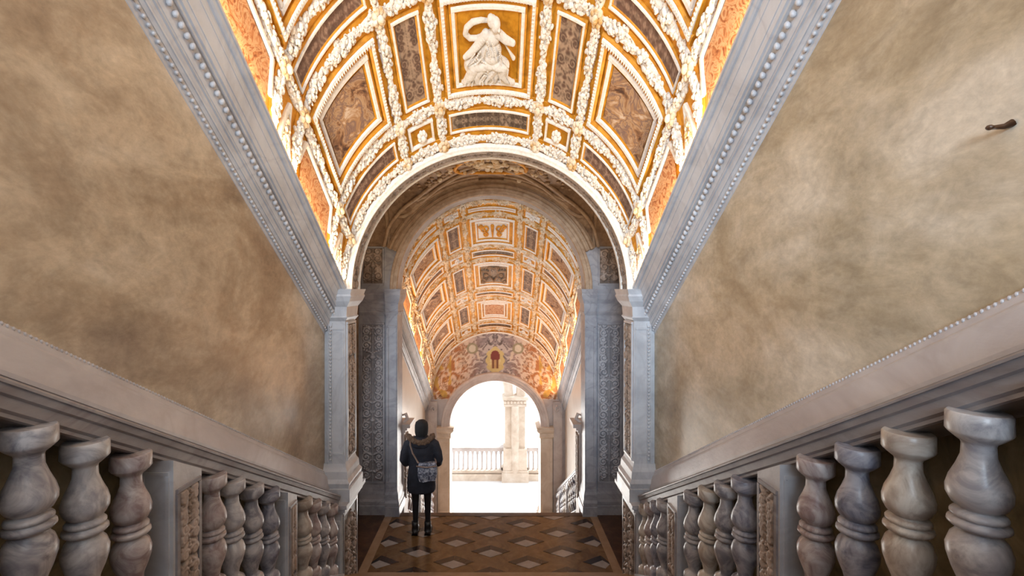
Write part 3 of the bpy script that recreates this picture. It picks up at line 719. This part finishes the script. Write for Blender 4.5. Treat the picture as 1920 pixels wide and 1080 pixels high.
# relief woman seated with a trumpet and a blown veil, in the first central coffer
FIGM = mat('stucco_figure', [(.3, (.56, .51, .45)), (.5, (.68, .64, .58)), (.7, (.76, .72, .67))], 24, .6, .2, 90)
def seated_figure(V, R, parent, u0, v0, u1, v1):
    m = M(); grid_patch(m, V, u0/R, u1/R, v0, v1, .004, 8, 2); obj('gilt_ground', m, GOLD, parent)
    sx = (u1-u0)/635; sy = (v1-v0)/745
    def F(x, y, h): return V((u0+(x-255)*sx)/R, v0+(y-95)*sy, h*1.25)          # drawing units across / down the panel
    m = M()
    def E(x, y, rx, ry, h, rz, rot=0): ell(m, (x, y, h), (rx, ry, rz), 2, F, rot)
    def T(pts, rad, flat=None):
        rads = rad if hasattr(rad, '__len__') else [rad]*len(pts); P = []
        for i in range(len(pts)-1):
            for k in range(5):
                t = k/5; P.append((*[pts[i][j]*(1-t)+pts[i+1][j]*t for j in range(3)], rads[i]*(1-t)+rads[i+1]*t))
        P.append((*pts[-1], rads[-1]))
        for x, y, h, r in P: ell(m, (x, y, h), (r, r, r*.00075), 1, F)
    E(650, 175, 52, 62, .060, .045); E(615, 150, 52, 48, .055, .04); E(598, 118, 34, 26, .055, .03); E(690, 190, 14, 16, .085, .02)   # head, hair, nose side
    T([(640, 230, .045), (625, 270, .045)], 30)                                       # neck
    E(610, 330, 85, 75, .045, .045); E(620, 440, 80, 90, .045, .05); E(610, 520, 100, 70, .045, .055)
    T([(680, 270, .055), (760, 320, .06), (840, 345, .06)], [44, 40, 30]); T([(840, 345, .06), (735, 300, .07), (700, 235, .075)], [24, 20, 14])
    T([(750, 380, .05), (800, 450, .05), (850, 520, .05)], [8, 12, 22])              # trumpet
    T([(545, 290, .05), (450, 400, .05), (380, 470, .05), (310, 520, .045)], [48, 40, 36, 24])
    T([(590, 185, .025), (500, 170, .03), (410, 185, .03), (345, 235, .03), (330, 295, .03), (375, 345, .03), (450, 350, .03), (520, 325, .03)], [18, 24, 28, 28, 28, 26, 26, 22])   # veil
    E(460, 600, 150, 60, .05, .055, .1); E(690, 590, 120, 50, .055, .06, .1); E(570, 590, 160, 60, .04, .06)
    T([(400, 620, .06), (360, 720, .055), (300, 815, .035)], [62, 52, 30]); T([(480, 640, .06), (430, 730, .05), (440, 815, .04)], [55, 48, 34])
    T([(740, 600, .065), (730, 700, .055), (770, 780, .045), (850, 830, .03)], [60, 52, 36, 22])
    T([(640, 640, .05), (590, 730, .045), (520, 815, .035)], [52, 44, 32]); T([(690, 680, .04), (650, 760, .035), (640, 815, .03)], [48, 40, 30])
    E(560, 760, 190, 66, .02, .04); E(360, 620, 60, 90, .03, .04, .2)
    for pts in (([(330, 560), (450, 500), (560, 560)]), ([(470, 560), (560, 640), (680, 560)]), ([(500, 640), (560, 700), (640, 650)]), ([(480, 420), (400, 520), (330, 560)]), ([(700, 420), (740, 520), (800, 575)]),
                ([(560, 400), (600, 520), (660, 560)]), ([(430, 650), (380, 740), (330, 820)]), ([(520, 690), (480, 770), (470, 820)]), ([(610, 680), (560, 760), (540, 820)]), ([(760, 640), (760, 720), (800, 790)])):
        T([(x, y, .085 if y < 700 else .065) for x, y in pts], 11)
    E(600, 470, 115, 110, .035, .05); E(540, 470, 90, 120, .03, .04, .5); E(570, 690, 230, 120, .025, .045)
    for pts in ([(560, 300), (600, 400), (590, 500)], [(610, 300), (640, 400), (660, 500)], [(540, 360), (520, 450), (420, 540)], [(690, 330), (700, 440), (720, 540)], [(370, 600), (330, 690), (290, 810)], [(450, 640), (400, 740), (370, 825)],
                [(540, 700), (500, 780), (500, 825)], [(600, 700), (620, 780), (590, 825)], [(680, 640), (700, 740), (720, 820)], [(800, 620), (790, 700), (830, 800)], [(500, 470), (440, 530), (350, 590)], [(420, 420), (370, 470), (320, 545)]):
        T([(x, y, .098 if y < 560 else .082 if y < 720 else .07) for x, y in pts], 8)
    for i in range(12): E(290+i*50, 835, 32, 14, .02, .02)
    o = obj('seated_figure', m, FIGM, parent)
    rm = o.modifiers.new('join', 'REMESH'); rm.mode = 'VOXEL'; rm.voxel_size = .0034; rm.use_smooth_shade = True
def winged_relief(V, R, parent, u0, v0, u1, v1):
    m = M(); grid_patch(m, V, u0/R, u1/R, v0, v1, .004, 8, 2); obj('stucco_ground', m, WHITE, parent)
    m = M(); uc = (u0+u1)/2; w = (u1-u0)/2; h = v1-v0
    for s_ in (-1, 1):
        for cx, cy, r in ((.5, .35, .3), (.45, .7, .16), (.8, .2, .14)):
            for i in range(16):
                t = i/16; a = t*PI*2.6; rr = r*(1-.75*t)*w
                x, y = uc+s_*(cx*w+rr*math.cos(a)), v0+cy*h+rr*math.sin(a)
                ell(m, (x, y, .02), (.018, .018, .02), 0, lambda p, q, z: V(p/R, q, z))
    for i in range(8): ell(m, (uc, v0+h*(.2+.09*i), .02), (.035-.003*i, .025, .03), 1, lambda p, q, z: V(p/R, q, z))
    obj('winged_ornament', m, GOLD, parent)
def strapwork(V, R, parent, u0, v0, u1, v1):
    m = M(); grid_patch(m, V, (u0-.03)/R, (u1+.03)/R, v0-.03, v1+.03, .004, 8, 2); obj('gilt_ground', m, GOLD, parent)
    fresco('painted_panel', V, R, u0, v0, u1, v1, parent, 'dark', 77)
    m = M(); uc = (u0+u1)/2; w = (u1-u0)/2; h = v1-v0; f = lambda p, q, z: V(p/R, q, z)
    for s_ in (-1, 1):
        pts = [(uc+s_*w*a, v0+h*b, .045) for a, b in ((0, .1), (.25, .0), (.3, .3), (.6, .25), (.95, .2), (.95, .6), (.6, .8), (.3, .6), (0, .85))]
        tube(m, pts, .022, 6, f); 
        for a, b in ((.6, .5), (.3, .1), (.85, .9)): ell(m, (uc+s_*w*a, v0+h*b, .03), (.05, .04, .03), 1, f)
    obj('strapwork', m, BAYM, parent)
def plain_gold(V, R, parent, u0, v0, u1, v1):
    m = M(); grid_patch(m, V, u0/R, u1/R, v0, v1, .01, 8, 2); obj('painted_panel', m, PAINTO, parent)
    m = M(); rect_frame(m, V, R, u0+.03, v0+.03, u1-.03, v1-.03, .03, .03); obj('frame', m, WHITE, parent)

coffered_vault('ceiling', 1.645, zs1, YB, 5.12, [0.20, 1.06, 1.40, 2.26, 2.60, 3.46, 3.80, 4.66, 5.03], [1, 0, 1, 0, 1, 0, 1, 0], 1, 3, {6: seated_figure})
SH[0] = True
coffered_vault('ceiling_lower_flight', 1.585, zs2, 7.5, 11.32, [7.62, 7.86, 8.56, 8.88, 9.70, 10.0, 10.80, 11.14], [0, 1, 0, 1, 0, 1, 0], 0, 5, {1: winged_relief, 3: strapwork, 5: plain_gold})

# ------------------------------------------------------------------ end wall of the lower flight with the exit arch
SH[0] = False
XC = 0.067; RD = 1.117; ZD = .2; ZV = zs2(11.3)
m = M()
xs = [XC-1.9, XC-RD-.001]+[XC-RD*math.cos(PI*i/40) for i in range(41)]+[XC+RD+.001, XC+1.9]
arch_wall(m, 0, 0, lambda x: ZD+math.sqrt(max(0, RD*RD-(x-XC)**2)) if abs(x-XC) <= RD else -2.6, lambda x: 2.9, 11.31, 11.7, xs=xs)
o = obj('wall_end', m, STONEP); o['kind'] = 'structure'
# painted lunette
m = M(); n = 150; rows = 90; vs = []; cols = []; r_o = 1.56; r_i = 1.33
A = motif(2.4, 1.0, .016, 91, 2.0); B = motif(1.6, 1.3, .012, 92, 1.6)
rr = random.Random(4); pal = [np.array(c) for c in ((.62, .33, .14), (.60, .42, .30), (.55, .36, .16), (.66, .50, .38), (.48, .22, .10))]
for j in range(rows+1):
    for i in range(n+1):
        x = -r_o+2*r_o*i/n
        top = ZV+math.sqrt(max(0, r_o**2-x*x)); bot = ZD+math.sqrt(max(0, r_i**2-x*x)) if abs(x) < r_i else .85
        bot = max(bot, .85); bot = min(bot, top)
        z = bot+(top-bot)*j/rows; vs.append((XC+x, 11.298, z))
        p = Vector((abs(x)*3.0, z*3.0, 0)); k = noise.noise(p*1.5)+.5*noise.noise(p*4.1)+.35*noise.noise(p*9)
        wp = p+Vector((noise.noise(p*2)*.5, noise.noise(p*2+Vector((5, 5, 0)))*.5, 0))
        c = pal[0]*(.5+k*.8)+pal[1]*(.5-k*.8)
        q = noise.noise(wp*3.1)
        if q > .12: c = pal[3]*1.12
        elif q < -.22: c = np.array((.42, .16, .05))
        if abs(q-.06) < .035 or abs(q+.16) < .03: c = np.array((.22, .09, .035))
        if abs(x) > 1.1 and noise.noise(p*1.7+Vector((3, 0, 0))) > .12: c = np.array((.60, .36, .08))*(1+.4*q)
        g = math.exp(-((x/.66)**4)); cg = np.array((.27, .22, .22))*(1+.9*k)
        if q > .15: cg = np.array((.50, .43, .40))
        if abs(q-.06) < .04: cg = np.array((.12, .09, .08))
        c = c*(1-g)+cg*g
        if A[min(A.shape[0]-1, int((z-.85)/1.9*A.shape[0])), min(A.shape[1]-1, int((x+r_o)/(2*r_o)*A.shape[1]))] > .6 and .25 < abs(x): c = c*.2+np.array((.66, .54, .42))*.8
        for cx in (.57,):                                    # grey volutes either side of the shield
            q = math.hypot(abs(x)-cx, z-2.12); 
            if .09 < q < .14: c = np.array((.30, .26, .16))
            elif q < .09: c = np.array((.62, .55, .44))
        e = math.hypot(x/.23, (z-1.82)/.33); e2 = math.hypot(x/.115, (z-1.92)/.15)
        if e < 1+.07*math.cos(8*math.atan2(z-1.82, x)): c = np.array((.60, .47, .20)) if e > .55 else np.array((.66, .55, .30))
        if e2 < 1: c = np.array((.20, .035, .02))
        if abs(x) < .09 and 1.62 < z < 1.84: c = np.array((.16, .05, .02)) if 0.025 < abs(x) < .07 else np.array((.5, .3, .12))
        cols.append((*c, 1))
m.add(vs, [(j*(n+1)+i, j*(n+1)+i+1, (j+1)*(n+1)+i+1, (j+1)*(n+1)+i) for j in range(rows) for i in range(n)], True)
m.col = np.clip(np.array(cols), 0, 1)
lun = obj('painted_lunette', m, attr_mat('fresco_lunette', .6, .2, 9)); tag(lun, 'painted half-round fresco with gold shield above the bright exit arch', 'painting')
m = M(); arc_ring(m, [(1.56, 11.285), (1.60, 11.27), (1.60, 11.31), (1.56, 11.31)], XC, ZV, 0, PI, 64); obj('lunette_border', m, WHITE, lun)
A3 = thing('stone_arch', (XC, 11.4, -2.31), 'stone exit arch framing the bright loggia at the stair foot', 'arch')
m = M(); arc_ring(m, [(1.117, 11.25), (1.13, 11.215), (1.20, 11.21), (1.205, 11.19), (1.27, 11.185), (1.28, 11.165), (1.325, 11.165), (1.34, 11.19), (1.34, 11.32), (1.117, 11.32)], XC, ZD, 0, PI, 56); obj('archivolt', m, STONEP, A3)
for sd in (-1, 1):
    m = M(); box(m, XC+min(sd*1.12, sd*1.42), XC+max(sd*1.12, sd*1.42), 11.2, 11.72, -2.31, -.05); j = obj('jamb', m, STONE, A3)
    m = M(); f = M(); impost(f, sd, 1.12, 1.44, 11.2, 11.7, .2, .30, .10); f.v = [(x+XC, y, z) for x, y, z in f.v]; obj('capital', f, STONE, j)
    f = M(); base(f, sd, 1.12, 1.44, 11.2, 11.7, -2.31, .35, .06); f.v = [(x+XC, y, z) for x, y, z in f.v]; obj('base', f, STONE, j)
    f = M(); frame_bars(f, (XC+min(sd*1.16, sd*1.38), 11.2, -1.9), (1, 0, 0), (0, 0, 1), (0, -1, 0), .22, 1.7, .03, .015); obj('face_frame', f, STONE, j)
    f = M(); box(f, XC+min(sd*1.44, sd*1.66), XC+max(sd*1.44, sd*1.66), 11.24, 11.32, -2.31, .8); obj('pier_strip', f, STONEP, A3)
    f = M(); tube(f, [(XC+sd*(1.53+.07*math.cos(a)*(1-a/9)), 11.22, .62+.1*math.sin(a)*(1-a/9)) for a in [i*.45 for i in range(16)]], .022, 6); obj('scroll', f, STONEP, A3)

# ------------------------------------------------------------------ stairs and landing floor
def stairs(name, label, y_first, z_first, n, X, sign):
    """steps descend away from the viewer; y_first / z_first = nosing of the top or bottom step"""
    root = thing(name, (0, y_first, z_first), label, 'staircase')
    for k in range(n):
        if sign > 0: y = y_first-.287*k; z = z_first+.165*k; a, b = y-.33, y          # climbs towards the viewer
        else: y = y_first+.287*k; z = z_first-.165*k; a, b = y-.05, y+.287
        m = M()
        box(m, -X, X, a, b, z-.20, z-.035); s = obj('step', m, TILE_B, root)
        m = M(); zt = z; box(m, -X, X, a, b+.018, z-.035, z); obj('nosing', m, BORDER, s)
    return root
stairs('staircase', 'near stair flight of worn marble steps leading down to the landing', 5.48, .165, 24, 1.595, 1)
SH[0] = True
stairs('staircase', 'lower stair flight dropping from the landing to the bright exit arch', 7.33, -.165, 14, 1.72, -1)
SH[0] = False
m = M(); box(m, -2.15, 2.15, 5.2, 7.29, -.15, 0); FL = obj('floor', m, TILE_O); FL['kind'] = 'structure'
for sd in (-1, 1):
    m = M(); box(m, min(sd*1.68, sd*2.12), max(sd*1.68, sd*2.12), 5.5, 7.24, 0, .0035); obj('side_slab', m, FLOORB, FL)
    m = M(); box(m, min(sd*1.565, sd*1.68), max(sd*1.565, sd*1.68), 5.48, 7.24, 0, .004); obj('border_strip', m, BORDER, FL)
m = M(); box(m, -1.70, 1.70, 7.19, 7.29, 0, .004); obj('edge_strip', m, FLOORB, FL)
def tile(pts, mt):
    m = M(); c = (sum(p[0] for p in pts)/len(pts), sum(p[1] for p in pts)/len(pts))
    P = [(c[0]+(x-c[0])*.985, c[1]+(y-c[1])*.985) for x, y in pts]
    P = [(max(-1.56, min(1.56, x)), max(5.5, min(7.18, y))) for x, y in P]
    ar = abs(sum(P[i][0]*P[(i+1) % len(P)][1]-P[(i+1) % len(P)][0]*P[i][1] for i in range(len(P))))
    if ar < .002: return
    prism(m, [(x, y, -.01) for x, y in P], [(x, y, .004) for x, y in P]); obj('tile', m, mt, FL)
# lattice: centres of the light lozenges read every 1.0 m across, 0.5 m deep, alternate rows shifted
HW, HD = .27, .145
for r in range(-1, 8):
    yy = 5.485+.2465*r
    for c in range(-3, 4):
        xx = (0 if r % 2 else .5)+c*.985
        if abs(xx) > 1.56+HW: continue
        L, Rr, T, Bt = (xx-HW, yy), (xx+HW, yy), (xx, yy+HD), (xx, yy-HD)
        k = .62; cw, ch = HW*k, HD*k; cy = yy-HD+ch       # light lozenge sits at the near corner
        l, r_, t, b = (xx-cw, cy), (xx+cw, cy), (xx, cy+ch), (xx, yy-HD)
        tile([l, b, r_, t], TILE_W); tile([L, l, t, T], TILE_D); tile([T, t, r_, Rr], TILE_B)

# lower balustrades
SH[0] = True
lb = lambda off: [(8.02+.235*i, (i*7+off) % 5) for i in range(5)]+[(9.45+.235*i, (i*3+off) % 5) for i in range(4)]+[(10.6+.2*i, (i+off) % 5) for i in range(3)]
balustrade('stone balustrade on the left side of the lower flight, behind the person', -1, lb(1), [(9.17, 9.35), (10.35, 10.5)], 7.86, 11.15, 7.55, .60, 1.56, 101)
balustrade('stone balustrade on the right side of the lower flight', 1, lb(3), [(9.17, 9.35), (10.35, 10.5)], 7.86, 11.15, 7.55, .60, 1.56, 111)
SH[0] = False

# ------------------------------------------------------------------ loggia and courtyard outside
m = M(); box(m, -5, 5, 11.3, 14.5, -2.5, -2.31); o = obj('floor_loggia', m, FACADE); o['kind'] = 'structure'
m = M(); box(m, -40, 40, 14.5, 40, -6.3, -6.1); o = obj('ground_courtyard', m, FACADE); o['kind'] = 'structure'
LBAL = thing('loggia_balustrade', (.1, 14.15, -2.31), 'low stone balustrade of small columns across the loggia opening', 'balustrade')
m = M(); box(m, -4.5, 4.5, 14.05, 14.25, -1.43, -1.31); box(m, -4.5, 4.5, 14.02, 14.28, -1.335, -1.305); obj('top_rail', m, STONEP, LBAL)
m = M(); box(m, -4.5, 4.5, 14.03, 14.27, -2.10, -2.02); box(m, -4.5, 4.5, 13.95, 14.3, -2.31, -2.12); obj('plinth', m, STONE, LBAL)
t0 = M(); lathe(t0, [(.036, 0), (.036, .03), (.026, .05), (.024, .46), (.03, .47), (.036, .5), (.05, .57), (.066, .60)], (0, 0, 0), 10)
src = None
for i in range(-10, 29):
    x = -1.22+.146*i
    if .28 < x < 1.06 or not -3 < x < 3: continue
    if src is None: src = obj('baluster', t0, STONEP, LBAL, (0, 0, 0)); src.location = tuple(Vector((x, 14.15, -2.025))-Vector(ORG[LBAL.name]))
    else: inst(src, 'baluster', (x, 14.15, -2.025), LBAL, STONEP)
PL = thing('loggia_pillar', (.67, 14.15, -2.31), 'tall square stone pillar with moulded capital rising from the loggia balustrade', 'pillar')
m = M(); box(m, .37, .99, 13.95, 14.45, -1.95, .02); box(m, .32, 1.04, 13.88, 14.45, -2.1, -1.3)
obj('shaft', m, STONE, PL)
m = M(); lathe(m, [(.12, -2.05), (.12, .02)], (.68, 13.93, 0), 14); obj('half_column', m, STONE, PL)
m = M(); box(m, .27, 1.09, 13.82, 14.5, -2.31, -2.02); box(m, .30, 1.06, 13.85, 14.5, -2.02, -1.96); obj('base', m, STONE, PL)
m = M(); box(m, .33, 1.03, 13.86, 14.5, 0, .06); box(m, .29, 1.07, 13.82, 14.5, .20, .30); box(m, .33, 1.03, 13.88, 14.5, .06, .2); c = obj('capital', m, STONE, PL)
m = M()
for i in range(7): ell(m, (.37+.1*i, 13.87, .13), (.045, .03, .055), 1)
obj('leaf', m, STONE, c, kind='stuff')
for s_, lab in ((-1, 'left'), (1, 'right')):
    m = M(); xc = .68+s_*2.05; arc_ring(m, [(1.72, 14.0), (1.76, 13.95), (1.86, 13.93), (1.95, 13.98), (2.0, 14.0), (2.0, 14.4), (1.72, 14.4)], xc, .30, 0, PI, 40)
    obj('arch_rib', m, STONE, PL)
BD = thing('courtyard_building', (0, 34, -6.1), 'sunlit white building across the courtyard seen through the exit arch', 'building')
m = M(); box(m, -30, 30, 34, 36, -6.1, 14); obj('wall', m, FACADE, BD)
for i in range(-4, 5):
    for z in (-4.6, -.4):
        m = M(); x = i*2.6-.9
        prism(m, [(x-.55, 33.9, z), (x+.55, 33.9, z), (x+.55, 33.9, z+1.6), (x, 33.9, z+2.2), (x-.55, 33.9, z+1.6)], [(x-.55, 34.02, z), (x+.55, 34.02, z), (x+.55, 34.02, z+1.6), (x, 34.02, z+2.2), (x-.55, 34.02, z+1.6)])
        wv = obj('window', m, SHADEW, BD)
        m = M(); box(m, x-.7, x+.7, 33.75, 34, z-.15, z); obj('sill', m, FACADE, wv)
m = M(); box(m, -30, 30, 33.4, 34, -.95, -.75); box(m, -30, 30, 33.7, 34, 3.2, 3.5); obj('ledge', m, FACADE, BD)

# small wall bracket at the right edge of the photograph
m = M(); tube(m, [(1.85, 1.565, 4.175), (1.83, 1.575, 4.165), (1.815, 1.60, 4.17)], [.014, .010, .007], 8); ell(m, (1.812, 1.605, 4.172), (.012, .012, .010), 1)
HK = obj('wall_hook', m, FLOORB); tag(HK, 'small rusty stub sticking out of the right wall near the photo edge', 'hook')

# ------------------------------------------------------------------ the visitor
COAT = mat('coat_navy', [(.3, (.012, .013, .020)), (.7, (.026, .028, .042))], 12, .75, .3, 60)
HOODM = mat('hood_black', [(.3, (.010, .009, .010)), (.7, (.02, .018, .018))], 12, .8, .3, 60)
FUR = mat('fur_brown', [(.3, (.09, .05, .03)), (.6, (.22, .14, .09))], 60, .9, .8, 120)
LEG = mat('trousers_black', [(.3, (.008, .008, .010)), (.7, (.018, .018, .022))], 12, .5, .1, 60)
BOOT = mat('boot_leather', [(.3, (.007, .006, .006)), (.7, (.015, .012, .012))], 12, .4, .1, 60)
SKIN = mat('skin', [(.3, (.50, .30, .22)), (.7, (.60, .38, .28))], 20, .5, .05, 60)
BAGM = mat('bag_fabric', [(.40, (.05, .055, .08)), (.5, (.20, .22, .29)), (.58, (.46, .47, .52))], 26, .7, .2, 60, dist=1.0)
STRAPM = mat('strap_leather', [(.3, (.22, .15, .12)), (.7, (.34, .25, .21))], 20, .6, .1, 60)
px, py_ = -1.02, 6.66
PR = thing('person', (px, py_, 0), 'person in dark knee-length hooded coat standing with back turned on the landing', 'person')
def P(x, y, z): return (px+x, py_+y, z)
# body: skinned skeleton (viewed from behind, faces +y)
def skinned(name, verts, edges, radii, root, mt, parent, lv=2):
    me = bpy.data.meshes.new(name); org = P(0, 0, 0)
    me.from_pydata([tuple(Vector(v)-Vector(org)) for v in verts], edges, []); me.materials.append(mt)
    o = bpy.data.objects.new(name, me); C.objects.link(o); o.location = tuple(Vector(org)-Vector(ORG[parent.name])); o.parent = parent; ORG[o.name] = org
    sk = o.modifiers.new('skin', 'SKIN'); sk.use_smooth_shade = True
    for i, r in enumerate(radii):
        d = me.skin_vertices[0].data[i]; r = r if hasattr(r, '__len__') else (r, r); d.radius = r; d.use_root = (i == root)
    s = o.modifiers.new('sub', 'SUBSURF'); s.levels = lv; s.render_levels = lv
    return o
sv = [P(0,0,.90), P(0,0,1.10), P(0,.0,1.28), P(0,.0,1.38), P(0,.015,1.44), P(0,.03,1.50), P(0,.035,1.58),
      P(-.085,0,.82), P(-.085,.01,.48), P(-.085,-.005,.12), P(-.085,0,.06), P(-.09,.12,.035),
      P(.085,0,.82), P(.09,.02,.48), P(.095,.0,.12), P(.095,0,.06), P(.11,.12,.035),
      P(-.17,0,1.33), P(-.235,-.01,1.10), P(-.20,.16,1.03), P(-.13,.26,1.10),
      P(.17,0,1.33), P(.235,-.01,1.10), P(.20,.16,1.03), P(.13,.26,1.10)]
se = [(0,1),(1,2),(2,3),(3,4),(4,5),(5,6),(0,7),(7,8),(8,9),(9,10),(10,11),(0,12),(12,13),(13,14),(14,15),(15,16),(3,17),(17,18),(18,19),(19,20),(3,21),(21,22),(22,23),(23,24)]
sr = [(.13,.10),(.115,.09),(.13,.10),(.10,.08),(.05,.05),(.075,.085),(.07,.085), .085,.055,.038,.04,.035, .085,.055,.038,.04,.035, .055,.045,.038,.028, .055,.045,.038,.028]
body = skinned('body', sv, se, sr, 0, LEG, PR)
def loft(m, rings, n=28):
    vs = []
    for (z, cx, cy, rx, ry) in rings:
        for i in range(n):
            a = 2*PI*i/n; k = 1+.012*math.sin(a*7+z*9)
            vs.append(P(cx+rx*math.cos(a)*k, cy+ry*math.sin(a)*k, z))
    k = len(rings)
    m.add(vs, [(j*n+i, j*n+(i+1) % n, (j+1)*n+(i+1) % n, (j+1)*n+i) for j in range(k-1) for i in range(n)]+[tuple(range(n)), tuple(range((k-1)*n, k*n))], True)
m = M()
loft(m, [(.645, 0, 0, .205, .15), (.69, 0, 0, .212, .155), (.85, 0, 0, .205, .155), (1.02, 0, 0, .185, .145), (1.12, 0, 0, .18, .14), (1.24, 0, 0, .20, .145), (1.34, 0, 0, .205, .135), (1.40, 0, 0, .16, .12), (1.44, 0, .01, .09, .09)])
for s_ in (-1, 1):
    tube(m, [P(s_*.13, 0, 1.36), P(s_*.19, 0, 1.32), P(s_*.235, -.01, 1.20), P(s_*.255, -.01, 1.10), P(s_*.24, .06, 1.03), P(s_*.20, .16, 1.04), P(s_*.14, .245, 1.09)], [.07, .075, .072, .066, .062, .055, .048], 14)
coat = obj('coat', m, COAT, PR)
r = coat.modifiers.new('join', 'REMESH'); r.mode = 'VOXEL'; r.voxel_size = .012; r.use_smooth_shade = True
m = M(); ell(m, P(0, .03, 1.555), (.088, .10, .115), 2); ell(m, P(0, .015, 1.60), (.068, .075, .07), 2); ell(m, P(0, 0, 1.49), (.075, .08, .05), 1)
hd = obj('head', m, SKIN, PR)
hd_r = hd.modifiers.new('join', 'REMESH'); hd_r.mode = 'VOXEL'; hd_r.voxel_size = .008; hd_r.use_smooth_shade = True
m = M(); ell(m, P(0, .128, 1.55), (.012, .018, .022), 1); obj('nose', m, SKIN, hd)
for s_ in (-1, 1):
    m = M(); ell(m, P(s_*.034, .118, 1.575), (.014, .01, .009), 1); obj('eye', m, HOODM, hd)
m = M(); ell(m, P(0, .122, 1.505), (.024, .008, .006), 1); obj('mouth', m, FLOORB, hd)
m = M(); lathe(m, [(.088, 1.46), (.098, 1.50), (.100, 1.56), (.098, 1.60), (.084, 1.645), (.05, 1.672), (.005, 1.68)], P(0, .01, 0), 20)
m.v = [(x, y if z < 1.60 or y < py_+.05 else y, z) for x, y, z in m.v]
h2 = M(); h2.join(m); cutv = [(x, min(y, py_+.085), z) for x, y, z in h2.v]; h2.v = cutv; obj('hat', h2, HOODM, PR)
# fur trimmed hood lying on the shoulders
m = M(); rnd = random.Random(12)
for i in range(34):
    a = PI*(1.0+i/33*1.0) ; R_ = .165+.01*math.sin(i*1.7)
    c = P(R_*1.02*math.cos(a), -.02+.12*math.sin(a), 1.425+.02*math.cos(2*a)-.015*abs(math.sin(a)))
    for k in range(5): ell(m, (c[0]+rnd.uniform(-.018, .018), c[1]+rnd.uniform(-.018, .018), c[2]+rnd.uniform(-.02, .02)), (.026, .022, .026), 1)
fr = obj('fur_collar', m, FUR, PR)
m = M(); ell(m, P(0, -.10, 1.36), (.13, .06, .085), 2); obj('hood', m, COAT, PR)
for s_ in (-1, 1):                                        # hands with fingers, holding a phone before the chest
    m = M(); hx, hy, hz = s_*.10, .285, 1.115
    ell(m, P(hx, hy, hz), (.03, .042, .022), 2)
    for k in range(4):
        b = (hx-s_*(.012), hy+.03-.018*k, hz+.012); L = (.058, .066, .062, .048)[k]
        tube(m, [P(*b), P(b[0]-s_*L*.5, b[1]+.01, b[2]+.012), P(b[0]-s_*L, b[1]+.006, b[2]+.004)], [.0095, .0085, .007], 7)
    tube(m, [P(hx, hy-.03, hz+.01), P(hx-s_*.03, hy-.04, hz+.028), P(hx-s_*.045, hy-.03, hz+.04)], [.011, .0095, .008], 7)
    obj('hand', m, SKIN, PR)
    m = M(); xb = s_*.09+.003*s_                          # boots
    ell(m, P(xb, .065, .045), (.048, .13, .045), 2); tube(m, [P(xb, .0, .05), P(xb, .0, .12), P(xb, 0, .19)], [.052, .047, .049], 14)
    box(m, px+xb-.045, px+xb+.045, py_-.05, py_+.18, .004, .022); box(m, px+xb-.035, px+xb+.035, py_-.05, py_+.02, .004, .04)
    obj('boot', m, BOOT, PR)
BG = thing('shoulder_bag', P(.15, -.20, .88), 'blue-grey patterned shoulder bag hanging at the visitor\'s right hip', 'bag')
m = M(); vs = []
for j in range(9):
    t = j/8; z = .88+.25*t
    for i in range(20):
        a = 2*PI*i/20; q = (abs(math.cos(a))**.6)*(1 if math.cos(a) > 0 else -1); r2_ = (abs(math.sin(a))**.7)*(1 if math.sin(a) > 0 else -1)
        wx = .15*(.78+.26*math.sin(PI*(.15+.75*(1-t)))); wy = .055*(.5+.7*math.sin(PI*(.12+.7*(1-t))))
        vs.append(P(.12+wx*q*.9, -.215+wy*r2_, z+.012*math.sin(3*q)))
m.add(vs, [(j*20+i, j*20+(i+1) % 20, (j+1)*20+(i+1) % 20, (j+1)*20+i) for j in range(8) for i in range(20)]+[tuple(range(20)), tuple(range(160, 180))], True)
obj('bag_body', m, BAGM, BG)
m = M()
tube(m, [P(-.03, -.262, 1.1), P(.12, -.275, 1.085), P(.25, -.262, 1.1)], [.01, .012, .01], 8); obj('flap_seam', m, STRAPM, BG)
m = M(); pts = [P(-.01, -.20, 1.12), P(-.05, -.172, 1.17), P(-.10, -.165, 1.25), P(-.135, -.155, 1.36), P(-.14, -.07, 1.425), P(-.11, .06, 1.42)]
tube(m, pts, .016, 8, flat=.35); obj('strap', m, STRAPM, BG)
m = M(); tube(m, [P(.24, -.19, 1.11), P(.23, -.13, 1.12), P(.20, -.05, 1.14)], .012, 8, flat=.5); obj('rear_strap', m, STRAPM, BG)
PH = M(); box(PH, px-.036, px+.036, py_+.30, py_+.308, 1.09, 1.225); box(PH, px-.032, px+.032, py_+.298, py_+.301, 1.097, 1.218)
tag(obj('phone', PH, BOOT), 'dark phone held up in front of the coated visitor', 'phone')
